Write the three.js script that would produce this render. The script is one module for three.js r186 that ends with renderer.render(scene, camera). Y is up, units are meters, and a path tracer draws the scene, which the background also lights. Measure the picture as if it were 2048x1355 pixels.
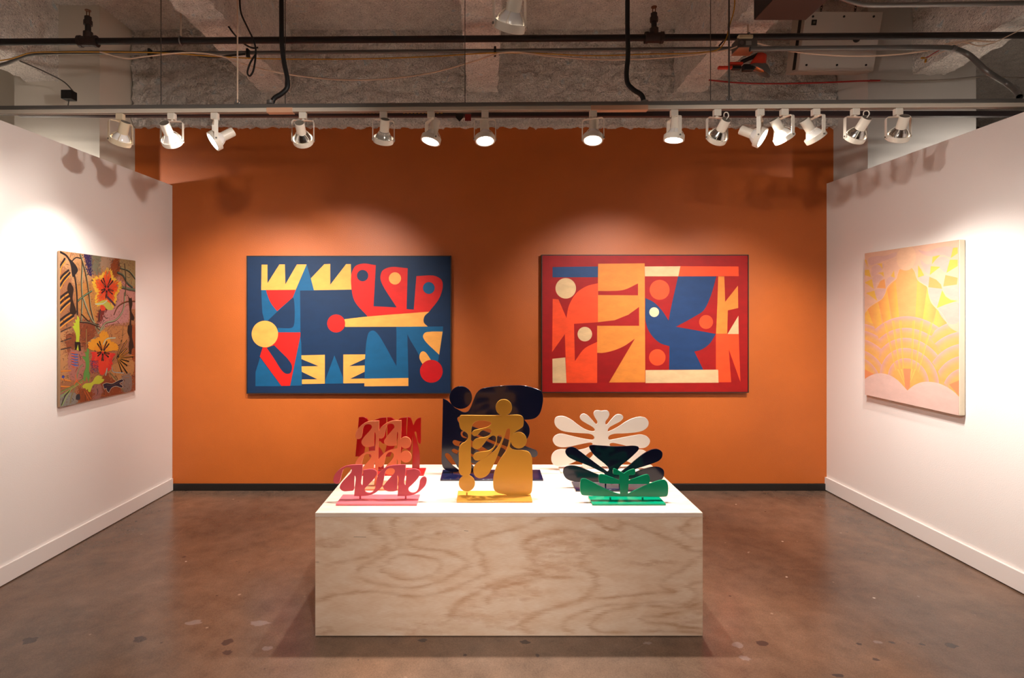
import * as THREE from 'three';
import { mergeGeometries } from 'three/addons/utils/BufferGeometryUtils.js';
import { RoundedBoxGeometry } from 'three/addons/geometries/RoundedBoxGeometry.js';
import { createNoise2D, createNoise3D } from 'simplex-noise';

// ---------------------------------------------------------------- camera, exposure
const F = 1130, CX = 969, CY = 618, EYE = 1.45;           // focal length and principal point in pixels of the 2048 x 1355 photograph
const scene = new THREE.Scene();
scene.background = new THREE.Color(0, 0, 0);
const camera = new THREE.PerspectiveCamera(2 * Math.atan(677.5 / F) * 180 / Math.PI, 2048 / 1355, 0.05, 60);
camera.position.set(0, EYE, 0);
camera.lookAt(0, EYE, -1);
camera.setViewOffset(2048, 1355, 1024 - CX, 677.5 - CY, 2048, 1355);   // shifted lens: verticals stay upright
const renderer = new THREE.WebGLRenderer({ antialias: true });
renderer.toneMapping = THREE.LinearToneMapping;
renderer.toneMappingExposure = 1.3;
renderer.shadowMap.enabled = true;
const LAMP_COLOR = new THREE.Color(1.0, 0.92, 0.845);
const LIGHT_SCALE = 1.0;

// ---------------------------------------------------------------- helpers
function rng(seed) { let s = seed | 0; return () => { s = (s + 0x6d2b79f5) | 0; let t = Math.imul(s ^ (s >>> 15), 1 | s); t = (t + Math.imul(t ^ (t >>> 7), 61 | t)) ^ t; return ((t ^ (t >>> 14)) >>> 0) / 4294967296; }; }
const n2 = createNoise2D(rng(11)), n3 = createNoise3D(rng(12));
const fbm = (x, y, o) => { let a = 1, s = 0, t = 0; for (let i = 0; i < o; i++) { s += a * n2(x, y); t += a; a *= 0.5; x *= 2.03; y *= 2.03; } return s / t; };
const V = (x, y, z) => new THREE.Vector3(x, y, z);
const at = (px, py, d) => V((px - CX) * d / F, EYE - (py - CY) * d / F, -d);
const used = new Map();
function numbered(n) { const k = used.get(n) ?? 0; used.set(n, k + 1); return k ? n + '_' + String(k).padStart(3, '0') : n; }
const shade = (o) => { o.castShadow = true; o.receiveShadow = true; return o; };
function part(name, geo, mat, parent) {
  if (Array.isArray(geo)) geo = geo.length > 1 ? mergeGeometries(geo.map((g) => { const q = g.index ? g.toNonIndexed() : g.clone(); for (const k of Object.keys(q.attributes)) if (!['position', 'normal', 'uv'].includes(k)) q.deleteAttribute(k); return q; })) : geo[0];
  const m = shade(new THREE.Mesh(geo, mat));
  m.name = name; parent.add(m); return m;
}
function thing(name, label, category, pos = [0, 0, 0], group) {
  const g = new THREE.Group(); g.name = numbered(name); g.position.set(...pos);
  g.userData = { label, category }; if (group) g.userData.group = group;
  scene.add(g); return g;
}
function single(name, geo, mat, label, category, group) {
  const m = part(numbered(name), geo, mat, scene); m.userData = { label, category }; if (group) m.userData.group = group; return m;
}
function struct(name, geo, mat) { const m = part(name, geo, mat, scene); m.userData = { kind: 'structure' }; return m; }
function structGroup(name) { const g = new THREE.Group(); g.name = name; g.userData = { kind: 'structure' }; scene.add(g); return g; }
function box(x0, x1, y0, y1, z0, z1, sx = 1, sy = 1, sz = 1) {
  const g = new THREE.BoxGeometry(x1 - x0, y1 - y0, z1 - z0, sx, sy, sz); g.translate((x0 + x1) / 2, (y0 + y1) / 2, (z0 + z1) / 2); return uvMetres(g);
}
function rbox(x0, x1, y0, y1, z0, z1, r = 0.002, seg = 2) {
  const g = new RoundedBoxGeometry(x1 - x0, y1 - y0, z1 - z0, seg, r); g.translate((x0 + x1) / 2, (y0 + y1) / 2, (z0 + z1) / 2); return uvMetres(g);
}
function uvMetres(g) {   // uv in metres, taken from the two axes across the face
  const p = g.attributes.position, n = g.attributes.normal, uv = new Float32Array(p.count * 2);
  for (let i = 0; i < p.count; i++) {
    const ax = Math.abs(n.getX(i)), ay = Math.abs(n.getY(i)), az = Math.abs(n.getZ(i));
    if (ay >= ax && ay >= az) { uv[2 * i] = p.getX(i); uv[2 * i + 1] = -p.getZ(i); }
    else if (ax >= az) { uv[2 * i] = -p.getZ(i); uv[2 * i + 1] = p.getY(i); }
    else { uv[2 * i] = p.getX(i); uv[2 * i + 1] = p.getY(i); }
  }
  g.setAttribute('uv', new THREE.BufferAttribute(uv, 2)); return g;
}
function tube(pts, r, seg = 0, rad = 8) {
  const c = new THREE.CatmullRomCurve3(pts.map((p) => p.isVector3 ? p : V(...p)), false, 'centripetal');
  return new THREE.TubeGeometry(c, seg || Math.max(8, pts.length * 8), r, rad, false);
}
function rod(a, b, r, rad = 12) {   // straight closed cylinder
  const d = b.clone().sub(a), g = new THREE.CylinderGeometry(r, r, d.length(), rad);
  g.applyQuaternion(new THREE.Quaternion().setFromUnitVectors(V(0, 1, 0), d.clone().normalize()));
  const m = a.clone().add(b).multiplyScalar(0.5); g.translate(m.x, m.y, m.z); return g;
}
function lathe(pts, seg = 28) { return new THREE.LatheGeometry(pts.map(([r, y]) => new THREE.Vector2(r, y)), seg); }

// textures ------------------------------------------------------------------
function dataTex(size, fn, srgb, metres) {
  const d = new Uint8Array(size * size * 4);
  for (let y = 0; y < size; y++) for (let x = 0; x < size; x++) {
    const c = fn(x / size, y / size), i = (y * size + x) * 4;
    d[i] = c[0]; d[i + 1] = c[1]; d[i + 2] = c[2]; d[i + 3] = 255;
  }
  const t = new THREE.DataTexture(d, size, size);
  t.magFilter = THREE.LinearFilter; t.minFilter = THREE.LinearMipmapLinearFilter; t.generateMipmaps = true;
  t.wrapS = t.wrapT = THREE.RepeatWrapping; if (srgb) t.colorSpace = THREE.SRGBColorSpace;
  if (metres) t.repeat.set(1 / metres, 1 / metres);
  t.needsUpdate = true; return t;
}
const clamp8 = (v) => Math.max(0, Math.min(255, v));
// noise that repeats over the unit square
const tile = (u, v, f, o, seedOff = 0) => {
  let a = 1, s = 0, t = 0;
  for (let i = 0; i < o; i++) {
    const x = u * f, y = v * f, wx = u, wy = v;
    const q = (dx, dy) => n2(x - dx * f + seedOff, y - dy * f + seedOff * 1.7);
    const sx = wx * wx * (3 - 2 * wx), sy = wy * wy * (3 - 2 * wy);
    s += a * ((q(0, 0) * (1 - sx) + q(1, 0) * sx) * (1 - sy) + (q(0, 1) * (1 - sx) + q(1, 1) * sx) * sy) / Math.sqrt((sx * sx + (1 - sx) ** 2) * (sy * sy + (1 - sy) ** 2));
    t += a; a *= 0.55; f *= 2.07;
  }
  return s / t;
};
function canvas(w, h) { const c = document.createElement('canvas'); c.width = w; c.height = h; return c; }
function canvasTex(c) { const t = new THREE.CanvasTexture(c); t.colorSpace = THREE.SRGBColorSpace; t.magFilter = THREE.LinearFilter; return t; }
const std = (color, roughness, o = {}) => new THREE.MeshStandardMaterial({ color, roughness, ...o });
const phys = (color, roughness, o = {}) => new THREE.MeshPhysicalMaterial({ color, roughness, ...o });

// ---------------------------------------------------------------- materials
const stuccoBump = dataTex(512, (u, v) => { const a = tile(u, v, 26, 3), b = tile(u, v, 70, 2, 9); const h = 128 + 70 * a + 45 * b - (a < -0.35 ? 40 : 0); return [clamp8(h), clamp8(h), clamp8(h)]; }, false, 0.8);
const stuccoMap = dataTex(1024, (u, v) => {
  const fine = tile(u, v, 90, 2, 3), mid = tile(u, v, 9, 3, 5), pit = tile(u, v, 60, 2, 21);
  let k = 1 + 0.07 * fine + 0.08 * mid; if (pit < -0.46) k *= 0.86; if (fine > 0.55) k *= 1.06;
  const blue = Math.max(0, mid - 0.45) * 0.35;
  return [clamp8(224 * k * (1 - blue)), clamp8(217 * k * (1 - blue * 0.5)), clamp8(209 * k * (1 - blue * 0.2))];
}, true, 1.6);
const M = {};
M.stucco = std(0xffffff, 0.95, { map: stuccoMap, bumpMap: stuccoBump, bumpScale: 0.014 });
const rollerBump = dataTex(512, (u, v) => { const h = 128 + 90 * tile(u, v, 60, 3, 31); return [clamp8(h), clamp8(h), clamp8(h)]; }, false, 0.5);
M.orange = phys(new THREE.Color().setRGB(0.52, 0.118, 0.014), 0.47, { bumpMap: rollerBump, bumpScale: 0.0013, map: dataTex(512, (u, v) => { const k = 246 + 8 * tile(u, v, 4, 4, 41); return [k, k, k]; }, true, 2.4) });
M.white = std(0xece6e1, 0.5, { bumpMap: rollerBump, bumpScale: 0.0006 });
M.whiteTrim = std(0xe9e2dd, 0.38);
M.column = std(0xd9d0c2, 0.7);
M.columnGrey = std(0xc9c4bd, 0.7);
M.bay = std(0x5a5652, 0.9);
M.plaster = std(0xdedad2, 0.85);
M.blackBase = std(0x17120f, 0.45);
// polished brown concrete, 6.4 m to a side
const FL = 6.4, FX0 = -3.2, FZ0 = 1.8;
const floorC = canvas(2048, 2048), fctx = floorC.getContext('2d');
{
  const id = fctx.createImageData(2048, 2048), d = id.data;
  const lo = new Float32Array(512 * 512), mid = new Float32Array(1024 * 1024);
  for (let y = 0; y < 512; y++) for (let x = 0; x < 512; x++) lo[y * 512 + x] = tile(x / 512, y / 512, 5, 5, 60);
  for (let y = 0; y < 1024; y++) for (let x = 0; x < 1024; x++) mid[y * 1024 + x] = tile(x / 1024, y / 1024, 34, 3, 71);
  const r = rng(5);
  for (let y = 0; y < 2048; y++) for (let x = 0; x < 2048; x++) {
    const L = lo[(y >> 2) * 512 + (x >> 2)], m = mid[(y >> 1) * 1024 + (x >> 1)], g = r() - 0.5;
    const k = 1 + 0.2 * L + 0.11 * m + 0.15 * g;
    const i = (y * 2048 + x) * 4, red = 1 + 0.06 * lo[((y + 700) >> 2) % 512 * 512 + (x >> 2)];
    d[i] = clamp8(106 * k * red); d[i + 1] = clamp8(84 * k); d[i + 2] = clamp8(69 * k / red); d[i + 3] = 255;
  }
  fctx.putImageData(id, 0, 0);
  const fp = (px, py) => { const z = -EYE * F / (py - CY), x = (px - CX) * -z / F; return [(x - FX0) / FL * 2048, (FZ0 - z) / FL * 2048]; };
  const rr = rng(77);
  const spot = (px, py, w, h, col) => {   // ragged stains where the photograph shows them
    const [cx, cy] = fp(px, py); fctx.fillStyle = col; fctx.beginPath();
    for (let k = 0; k < 14; k++) { const a = k / 14 * Math.PI * 2, q = 0.65 + 0.5 * rr(); fctx.lineTo(cx + Math.cos(a) * w * q, cy + Math.sin(a) * h * q); }
    fctx.fill();
  };
  const dk = 'rgba(52,46,46,0.75)';
  for (const [px, py, w, h] of [[60, 1280, 11, 9], [280, 1278, 11, 10], [455, 1283, 8, 9], [455, 1304, 7, 6], [368, 1113, 4, 3], [1524, 1286, 11, 7], [1903, 1290, 9, 6], [1752, 1318, 5, 4], [1844, 1288, 4, 3], [1718, 1287, 4, 3], [1676, 1350, 7, 4], [1784, 1284, 4, 3], [930, 1309, 3, 3], [1075, 1310, 3, 4], [845, 1280, 7, 5], [1050, 1283, 7, 5]]) spot(px, py, w, h, dk);
  for (const [px, py, w, h] of [[1477, 1289, 9, 7], [1490, 1315, 8, 6], [1755, 1283, 7, 4], [535, 1296, 7, 6], [388, 1244, 12, 8], [520, 1245, 16, 8], [1295, 1285, 6, 4]]) spot(px, py, w, h, 'rgba(150,138,140,0.45)');
  for (const [px, py] of [[1565, 1082], [1573, 1153], [1472, 1008], [372, 1122], [1748, 1195]]) spot(px, py, 2, 2, 'rgba(225,215,200,0.9)');
  for (let k = 0; k < 260; k++) { fctx.fillStyle = rr() < 0.6 ? 'rgba(48,38,34,0.5)' : 'rgba(190,165,145,0.5)'; fctx.beginPath(); fctx.arc(rr() * 2048, rr() * 2048, 0.8 + rr() * 1.6, 0, 7); fctx.fill(); }
  fctx.strokeStyle = 'rgba(150,118,96,0.35)'; fctx.lineWidth = 1;
  for (let k = 0; k < 60; k++) { const x = rr() * 2048, y = rr() * 2048, a = rr() * 6.3, l = 20 + rr() * 120; fctx.beginPath(); fctx.moveTo(x, y); fctx.quadraticCurveTo(x + Math.cos(a) * l * 0.5 + rr() * 14, y + Math.sin(a) * l * 0.5, x + Math.cos(a) * l, y + Math.sin(a) * l); fctx.stroke(); }
}
const floorTex = canvasTex(floorC); floorTex.flipY = false; floorTex.wrapS = floorTex.wrapT = THREE.RepeatWrapping; floorTex.anisotropy = 8;
floorTex.repeat.set(1 / FL, 1 / FL); floorTex.offset.set(-FX0 / FL, FZ0 / FL);
M.floor = phys(0xffffff, 0.3, {
  map: floorTex, specularIntensity: 1.0,
  roughnessMap: dataTex(512, (u, v) => { const k = 205 + 42 * tile(u, v, 8, 4, 81); return [k, clamp8(k), k]; }, false, 3.1),
  bumpMap: dataTex(256, (u, v) => { const k = 128 + 60 * tile(u, v, 14, 3, 91); return [k, k, k]; }, false, 1.1), bumpScale: 0.0012,
});
M.floor.roughness = 0.3;
M.steel = std(0x8f8c88, 0.42, { metalness: 0.85 });
M.strut = std(0x77736e, 0.5, { metalness: 0.6 });
M.track = std(0xcfc3b2, 0.42);
M.dark = std(0x14100e, 0.5);
M.darkBar = std(0x2a2022, 0.45);
M.pipe = std(0x1d1512, 0.5);
M.brownPipe = std(0x35251f, 0.5);
M.conduit = std(0x6d6a66, 0.42, { metalness: 0.5 });
M.lampWhite = std(0xe4dacb, 0.38);
M.lampCream = std(0xd8c6a8, 0.42);
M.bulbWhite = std(0xece8e4, 0.12);
M.chrome = std(0xc9c6c2, 0.16, { metalness: 1 });
M.bulbGlass = phys(0xc9c4bb, 0.12, { metalness: 0.55 });
M.capGrey = std(0x6f675c, 0.6);
M.black = std(0x0d0c0c, 0.5);
M.rubber = std(0x121111, 0.55);
M.wire = std(0x595651, 0.4, { metalness: 0.7 });
M.cream = std(0xdcbfa6, 0.6);
M.yellowWire = std(0xc28a1c, 0.5);
M.redWire = std(0xa51d16, 0.5);
M.redPlastic = std(0xc8331a, 0.42);
M.copper = std(0xb87a5e, 0.4);
M.brownDuct = std(0x4b3027, 0.7);
M.ductSide = std(0x24201f, 0.7);
M.panelWhite = std(0xcfc8c0, 0.5);
M.glow = std(0xffffff, 0.5, { emissive: 0xfff6ec, emissiveIntensity: 14 });

// ---------------------------------------------------------------- the setting
const ZB = -4.526, SLAB = 3.66;                       // back wall, underside of the slab
const XL = (z) => -2.5 - 0.023 * (z - ZB) * 1.0, XR = (z) => 2.74 + 0.006 * (z - ZB);
struct('floor', box(-6, 6, -0.12, 0, -7, 4), M.floor);
// rough sprayed concrete: every face pushed about by noise
function rough(x0, x1, y0, y1, z0, z1, cell = 0.03, amp = 0.012) {
  const g = box(x0, x1, y0, y1, z0, z1, Math.min(220, Math.max(1, Math.round((x1 - x0) / cell))), Math.min(60, Math.max(1, Math.round((y1 - y0) / cell))), Math.min(220, Math.max(1, Math.round((z1 - z0) / cell))));
  const p = g.attributes.position;
  for (let i = 0; i < p.count; i++) {
    const x = p.getX(i), y = p.getY(i), z = p.getZ(i), s = 14, q = 38;
    p.setXYZ(i, x + amp * (n3(x * s, y * s, z * s) + 0.5 * n3(x * q, y * q, z * q)), y + amp * (n3(x * s + 40, y * s, z * s) + 0.5 * n3(x * q + 9, y * q, z * q)), z + amp * (n3(x * s, y * s + 40, z * s) + 0.5 * n3(x * q, y * q + 9, z * q)));
  }
  g.computeVertexNormals(); return g;
}
const ceiling = structGroup('ceiling');
part('slab', box(-6, 6, SLAB, SLAB + 0.2, -7, 4), M.stucco, ceiling);
for (const [x0, x1, y0, zEnd] of [[-3.33, -3.1, 3.105, -4.1], [-1.76, -1.53, 3.165, -4.47], [-0.135, 0.1, 3.165, -4.47], [1.5, 1.74, 3.165, -4.47], [3.12, 3.36, 3.16, -4.11]])
  part('joist', rough(x0, x1, y0, SLAB + 0.02, zEnd - 0.02, 3.9, 0.04, 0.01), M.stucco, ceiling);
part('wall_beam', rough(-2.79, 2.79, 2.9, SLAB + 0.02, -4.6, -4.47, 0.018, 0.015), M.stucco, ceiling);
// back wall: orange between the two columns, plain beyond
struct('wall_back', box(-2.82, 2.82, 0, 3.3, ZB - 0.15, ZB), M.orange);
{
  const w = structGroup('wall_left_bay'); part('wall_panel', box(-6, -2.82, 0, SLAB, ZB - 0.15, ZB - 0.02), M.column, w);
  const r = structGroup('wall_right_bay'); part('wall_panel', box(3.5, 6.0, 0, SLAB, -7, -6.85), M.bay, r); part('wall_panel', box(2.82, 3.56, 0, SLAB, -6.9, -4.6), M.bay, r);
  const cl = structGroup('wall_left_column'); part('column', box(-3.42, -2.8, 0, SLAB, ZB - 0.02, -4.11), M.column, cl);
  const cr = structGroup('wall_right_column'); part('column', box(2.795, 3.585, 0, SLAB, ZB - 0.1, -4.12), M.columnGrey, cr);
  struct('wall_outer_left', box(-6.15, -6, 0, SLAB, -7, 4), M.plaster);
  struct('wall_outer_right', box(6, 6.15, 0, SLAB, -7, 4), M.plaster);
  struct('wall_front', box(-6.1, 6.1, 0, SLAB, 4, 4.15), M.plaster);
}
function slanted(xa, za, xb, zb, t, y0, y1) {   // upright slab between two plan points, thickness t to the right of a->b
  const d = new THREE.Vector2(xb - xa, zb - za), L = d.length(), g = box(0, L, y0, y1, Math.min(0, t), Math.max(0, t));
  g.rotateY(-Math.atan2(d.y, d.x)); g.translate(xa, 0, za); return g;
}
const ZF = -0.7;
struct('wall_left', slanted(XL(ZF), ZF, XL(ZB), ZB + 0.001, -0.1, 0, 2.44), M.white);
struct('wall_right', slanted(XR(ZF), ZF, XR(ZB), ZB + 0.001, 0.1, 0, 2.455), M.white);
struct('baseboard_left', slanted(XL(ZF), ZF, XL(ZB), ZB + 0.014, 0.013, 0.006, 0.1), M.whiteTrim);
struct('baseboard_right', slanted(XR(ZF), ZF, XR(ZB), ZB + 0.002, -0.016, 0.008, 0.108), M.whiteTrim);
struct('baseboard_back', rbox(-2.49, 2.735, 0.0, 0.056, ZB - 0.005, ZB + 0.012, 0.003), M.blackBase);

// ---------------------------------------------------------------- plinth
const TY = 0.548;
const T = { x0: -0.75, x1: 0.967, zf: -2.504, zb: -3.283 };
const PS = 2.438;
const plyC = canvas(2048, 660), pctx = plyC.getContext('2d');
function jag(c, pts, w, col, seed, closed) {
  const r = rng(seed), cv = new THREE.CatmullRomCurve3(pts.map(([x, y]) => V((x - 72) / 1895 * 2048, (y - 303) / 605 * 660, 0)), !!closed, 'centripetal');
  const N = Math.round(cv.getLength() / 5), q = [];
  for (let i = 0; i <= N; i++) { const p = cv.getPointAt(i / N); const jx = fbm(p.x * 0.03 + seed * 7, p.y * 0.11, 4) * 20, jy = fbm(p.x * 0.03 + 50, p.y * 0.05 + seed * 3, 3) * 6; q.push([p.x + jx + (r() - 0.5) * 1.6, p.y + jy + (r() - 0.5) * 1.2]); }
  c.lineJoin = 'round'; c.lineCap = 'round';
  for (let pass = 0; pass < 7; pass++) {   // a soft band made of several ragged passes
    const lw = w * [4.6, 3.4, 2.6, 1.9, 1.2, 0.7, 0.5][pass], off = (r() - 0.5) * w * 2.2;
    c.strokeStyle = 'rgba(' + col + ',' + [0.08, 0.1, 0.12, 0.12, 0.13, 0.14, 0.14][pass] + ')'; c.lineWidth = lw; c.beginPath();
    q.forEach(([x, y], i) => { const ox = off + w * 2.6 * fbm(i * 0.16 + pass * 9, seed, 3), oy = w * 0.6 * fbm(i * 0.13, seed + pass * 5, 2); i ? c.lineTo(x + ox, y + oy) : c.moveTo(x + ox, y + oy); });
    if (closed) c.closePath(); c.stroke();
  }
}
{
  const id = pctx.createImageData(2048, 660), d = id.data, r = rng(31);
  for (let y = 0; y < 660; y++) for (let x = 0; x < 2048; x++) {
    const k = 1 + 0.035 * fbm(x * 0.004, y * 0.012, 4) + 0.018 * n2(x * 0.02, y * 0.35) + 0.012 * (r() - 0.5), i = (y * 2048 + x) * 4;
    d[i] = clamp8(238 * k); d[i + 1] = clamp8(207 * k * k); d[i + 2] = clamp8(179 * k * k * k); d[i + 3] = 255;
  }
  pctx.putImageData(id, 0, 0);
  const br = '184,126,84';
  for (const [x, y, w, h, n] of [[140, 450, 90, 30, 60], [1290, 440, 190, 60, 150], [1250, 560, 150, 70, 110], [1720, 550, 120, 14, 40], [600, 870, 160, 40, 60], [800, 790, 80, 60, 60], [1040, 680, 150, 60, 90], [1000, 830, 120, 50, 60], [650, 380, 180, 50, 70], [1530, 460, 70, 40, 30], [120, 330, 60, 30, 30], [1900, 800, 120, 50, 50], [110, 880, 70, 20, 24]]) {
    const r2 = rng(x * 3 + y);
    for (let k = 0; k < n; k++) { const a = r2() * 6.28, q = Math.sqrt(r2()); const cx = (x + Math.cos(a) * w * q - 72) / 1895 * 2048, cy = (y + Math.sin(a) * h * q - 303) / 605 * 660; pctx.fillStyle = 'rgba(' + br + ',' + (0.03 + 0.05 * r2()) + ')'; pctx.beginPath(); pctx.ellipse(cx, cy, 8 + r2() * 42, 3 + r2() * 9, (r2() - 0.5) * 0.3, 0, 7); pctx.fill(); }
  }
  const L = [
    [[375, 300], [345, 350], [345, 390], [395, 415], [425, 455], [380, 500], [300, 525], [200, 545], [130, 558], [70, 545]],
    [[470, 318], [445, 360], [460, 430], [490, 462], [420, 500], [330, 550], [275, 595], [300, 630], [400, 655], [520, 672], [640, 655], [740, 610], [825, 548], [780, 520], [700, 492], [600, 478], [540, 462], [545, 440], [600, 420], [680, 408]],
    [[70, 742], [180, 705], [350, 690], [450, 700], [520, 715], [640, 705], [760, 670], [860, 620], [920, 600], [890, 560], [895, 520], [855, 480], [860, 440], [920, 410], [1050, 380], [1150, 345], [1215, 305]],
    [[720, 840], [760, 760], [850, 700], [970, 650], [1060, 615], [1180, 605], [1110, 570], [1160, 545], [1110, 520], [1150, 500], [1090, 470], [1130, 430], [1250, 395], [1340, 390], [1420, 410], [1460, 440], [1440, 490], [1390, 510], [1380, 550], [1420, 590], [1445, 640], [1430, 690], [1350, 740], [1200, 780], [1100, 830], [1080, 870], [1130, 895]],
    [[900, 745], [950, 680], [1080, 645], [1200, 620], [1330, 620]],
    [[1240, 310], [1360, 315], [1440, 340], [1500, 380], [1540, 385], [1590, 360], [1650, 370], [1760, 410], [1850, 450], [1900, 485], [1970, 492]],
    [[1470, 335], [1480, 365], [1530, 388], [1580, 375], [1560, 345]],
    [[1970, 505], [1890, 560], [1800, 620], [1755, 650], [1780, 680], [1825, 690], [1700, 700], [1560, 715], [1470, 725]],
    [[1970, 638], [1900, 660], [1940, 700], [1880, 750], [1780, 740], [1640, 750], [1480, 760], [1380, 790], [1300, 835], [1280, 855], [1330, 892]],
    [[1970, 738], [1880, 770], [1700, 760], [1560, 775], [1460, 810], [1420, 850], [1460, 885], [1600, 890], [1800, 885], [1970, 897]],
    [[1970, 768], [1850, 790], [1760, 810], [1680, 815], [1670, 830], [1780, 850], [1880, 865], [1970, 876]],
    [[1900, 360], [1860, 380], [1930, 430], [1968, 432]], [[1968, 310], [1900, 340], [1860, 375]],
  ];
  // the bands go to a mask first, which is then pulled apart along the fibres
  const mk = canvas(2048, 660), mc = mk.getContext('2d'); mc.fillStyle = '#000'; mc.fillRect(0, 0, 2048, 660);
  L.forEach((l, i) => jag(mc, l, i === 3 ? 8 : 6, '255,255,255', 100 + i));
  jag(mc, [[500, 505], [440, 530], [400, 580], [440, 610], [540, 632], [640, 610], [700, 560], [690, 545], [620, 522], [540, 512]], 5, '255,255,255', 140, true);
  const ms = mc.getImageData(0, 0, 2048, 660).data, im = pctx.getImageData(0, 0, 2048, 660), pd = im.data;
  for (let y = 0; y < 660; y++) for (let x = 0; x < 2048; x++) {
    const dx = 15 * n2(y * 0.16, x * 0.0022) + 9 * n2(y * 0.55 + 40, x * 0.005), sx = Math.max(0, Math.min(2047, Math.round(x + dx)));
    const sx2 = Math.max(0, Math.min(2047, Math.round(x + dx * 2.4 - 10))), m1 = ms[(y * 2048 + sx) * 4] / 255, m2 = ms[(y * 2048 + sx2) * 4] / 255;
    const a = Math.min(0.62, (0.55 * m1 + 0.32 * m2) * (0.72 + 0.5 * n2(x * 0.006 + 5, y * 0.012)) * (0.9 + 0.22 * n2(x * 0.03, y * 0.6))), i = (y * 2048 + x) * 4;
    pd[i] = pd[i] * (1 - a) + 178 * a; pd[i + 1] = pd[i + 1] * (1 - a) + 122 * a; pd[i + 2] = pd[i + 2] * (1 - a) + 82 * a;
  }
  pctx.putImageData(im, 0, 0);
  pctx.strokeStyle = 'rgba(80,50,30,0.8)'; pctx.lineWidth = 1.6;
  for (const [x, y, l] of [[260, 421, 60], [800, 391, 20], [72, 545, 18]]) { pctx.beginPath(); pctx.moveTo((x - 72) / 1895 * 2048, (y - 303) / 605 * 660); pctx.lineTo((x + l - 72) / 1895 * 2048, (y - 302) / 605 * 660); pctx.stroke(); }
}
const plyTex = canvasTex(plyC); plyTex.wrapS = plyTex.wrapT = THREE.MirroredRepeatWrapping;
const topC = canvas(1024, 512), tctx = topC.getContext('2d');
{ const id = tctx.createImageData(1024, 512), d = id.data; for (let y = 0; y < 512; y++) for (let x = 0; x < 1024; x++) { const k = 1 + 0.03 * fbm(x * 0.006, y * 0.03, 4) - 0.05 * Math.max(0, n2(x * 0.004 + 7, y * 0.03) - 0.55) + 0.014 * n2(x * 0.02, y * 0.4), i = (y * 1024 + x) * 4; d[i] = clamp8(234 * k); d[i + 1] = clamp8(209 * k * k); d[i + 2] = clamp8(190 * k * k * k); d[i + 3] = 255; } tctx.putImageData(id, 0, 0); }
const topTex = canvasTex(topC); topTex.wrapS = topTex.wrapT = THREE.MirroredRepeatWrapping; topTex.repeat.set(1 / 1.72, 1 / 0.86);
const plyFor = (x0, w, y0, h) => { const t = plyTex.clone(); t.repeat.set(1 / w, 1 / h); t.offset.set(-x0 / w, -y0 / h); t.needsUpdate = true; return t; };
M.plyFront = std(0xffffff, 0.55, { map: plyFor(T.x0, T.x1 - T.x0, 0.004, TY - 0.004) });
M.plyTop = std(0xffffff, 0.5, { map: topTex });
M.plySide = std(0xffffff, 0.55, { map: plyFor(-T.zf + 0.3, 1.5, 0.004, TY) });
{
  const t = thing('plinth', 'low wide pale plywood plinth with bold brown grain on its front, carrying the cut-out sculptures', 'plinth');
  const th = 0.018;
  part('front_panel', box(T.x0, T.x1, 0.004, TY - th, T.zf - th, T.zf), M.plyFront, t);
  part('back_panel', box(T.x0, T.x1, 0.004, TY - th, T.zb, T.zb + th), M.plyFront, t);
  part('side_panel', box(T.x0, T.x0 + th, 0.004, TY - th, T.zb + th, T.zf - th), M.plySide, t);
  part('side_panel', box(T.x1 - th, T.x1, 0.004, TY - th, T.zb + th, T.zf - th), M.plySide, t);
  part('top_panel', box(T.x0, T.x1, TY - th + 0.0006, TY, T.zb, T.zf), M.plyTop, t);
  for (const [x, z] of [[T.x0 + 0.1, T.zf - 0.1], [T.x1 - 0.1, T.zf - 0.1], [T.x0 + 0.1, T.zb + 0.1], [T.x1 - 0.1, T.zb + 0.1]]) part('foot_pad', new THREE.CylinderGeometry(0.02, 0.02, 0.005, 12).translate(x, 0.0025, z), M.dark, t);
}

// ---------------------------------------------------------------- cut-out sculptures
// an outline is a list of [x, y] on a smooth closed curve; a third entry marks a sharp corner
function outline(pts, per = 5) {
  const n = pts.length, res = [], P = (i) => pts[(i + n) % n];
  for (let i = 0; i < n; i++) {
    const p1 = P(i), p2 = P(i + 1), p0 = p1[2] ? [2 * p1[0] - p2[0], 2 * p1[1] - p2[1]] : P(i - 1), p3 = p2[2] ? [2 * p2[0] - p1[0], 2 * p2[1] - p1[1]] : P(i + 2);
    const d01 = Math.sqrt(Math.hypot(p1[0] - p0[0], p1[1] - p0[1])) + 1e-6, d12 = Math.sqrt(Math.hypot(p2[0] - p1[0], p2[1] - p1[1])) + 1e-6, d23 = Math.sqrt(Math.hypot(p3[0] - p2[0], p3[1] - p2[1])) + 1e-6;
    for (let k = 0; k < per; k++) {
      const t = k / per, o = [];
      for (let c = 0; c < 2; c++) {
        let m1 = ((p1[c] - p0[c]) / d01 - (p2[c] - p0[c]) / (d01 + d12) + (p2[c] - p1[c]) / d12) * d12, m2 = ((p2[c] - p1[c]) / d12 - (p3[c] - p1[c]) / (d12 + d23) + (p3[c] - p2[c]) / d23) * d12;
        const a = 2 * p1[c] - 2 * p2[c] + m1 + m2, b = -3 * p1[c] + 3 * p2[c] - 2 * m1 - m2;
        o.push(((a * t + b) * t + m1) * t + p1[c]);
      }
      res.push(o);
    }
  }
  return res;
}
const circle = (cx, cy, r, n = 48) => Array.from({ length: n }, (_, i) => [cx + r * Math.cos(i / n * 2 * Math.PI), cy + r * Math.sin(i / n * 2 * Math.PI)]);
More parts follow.
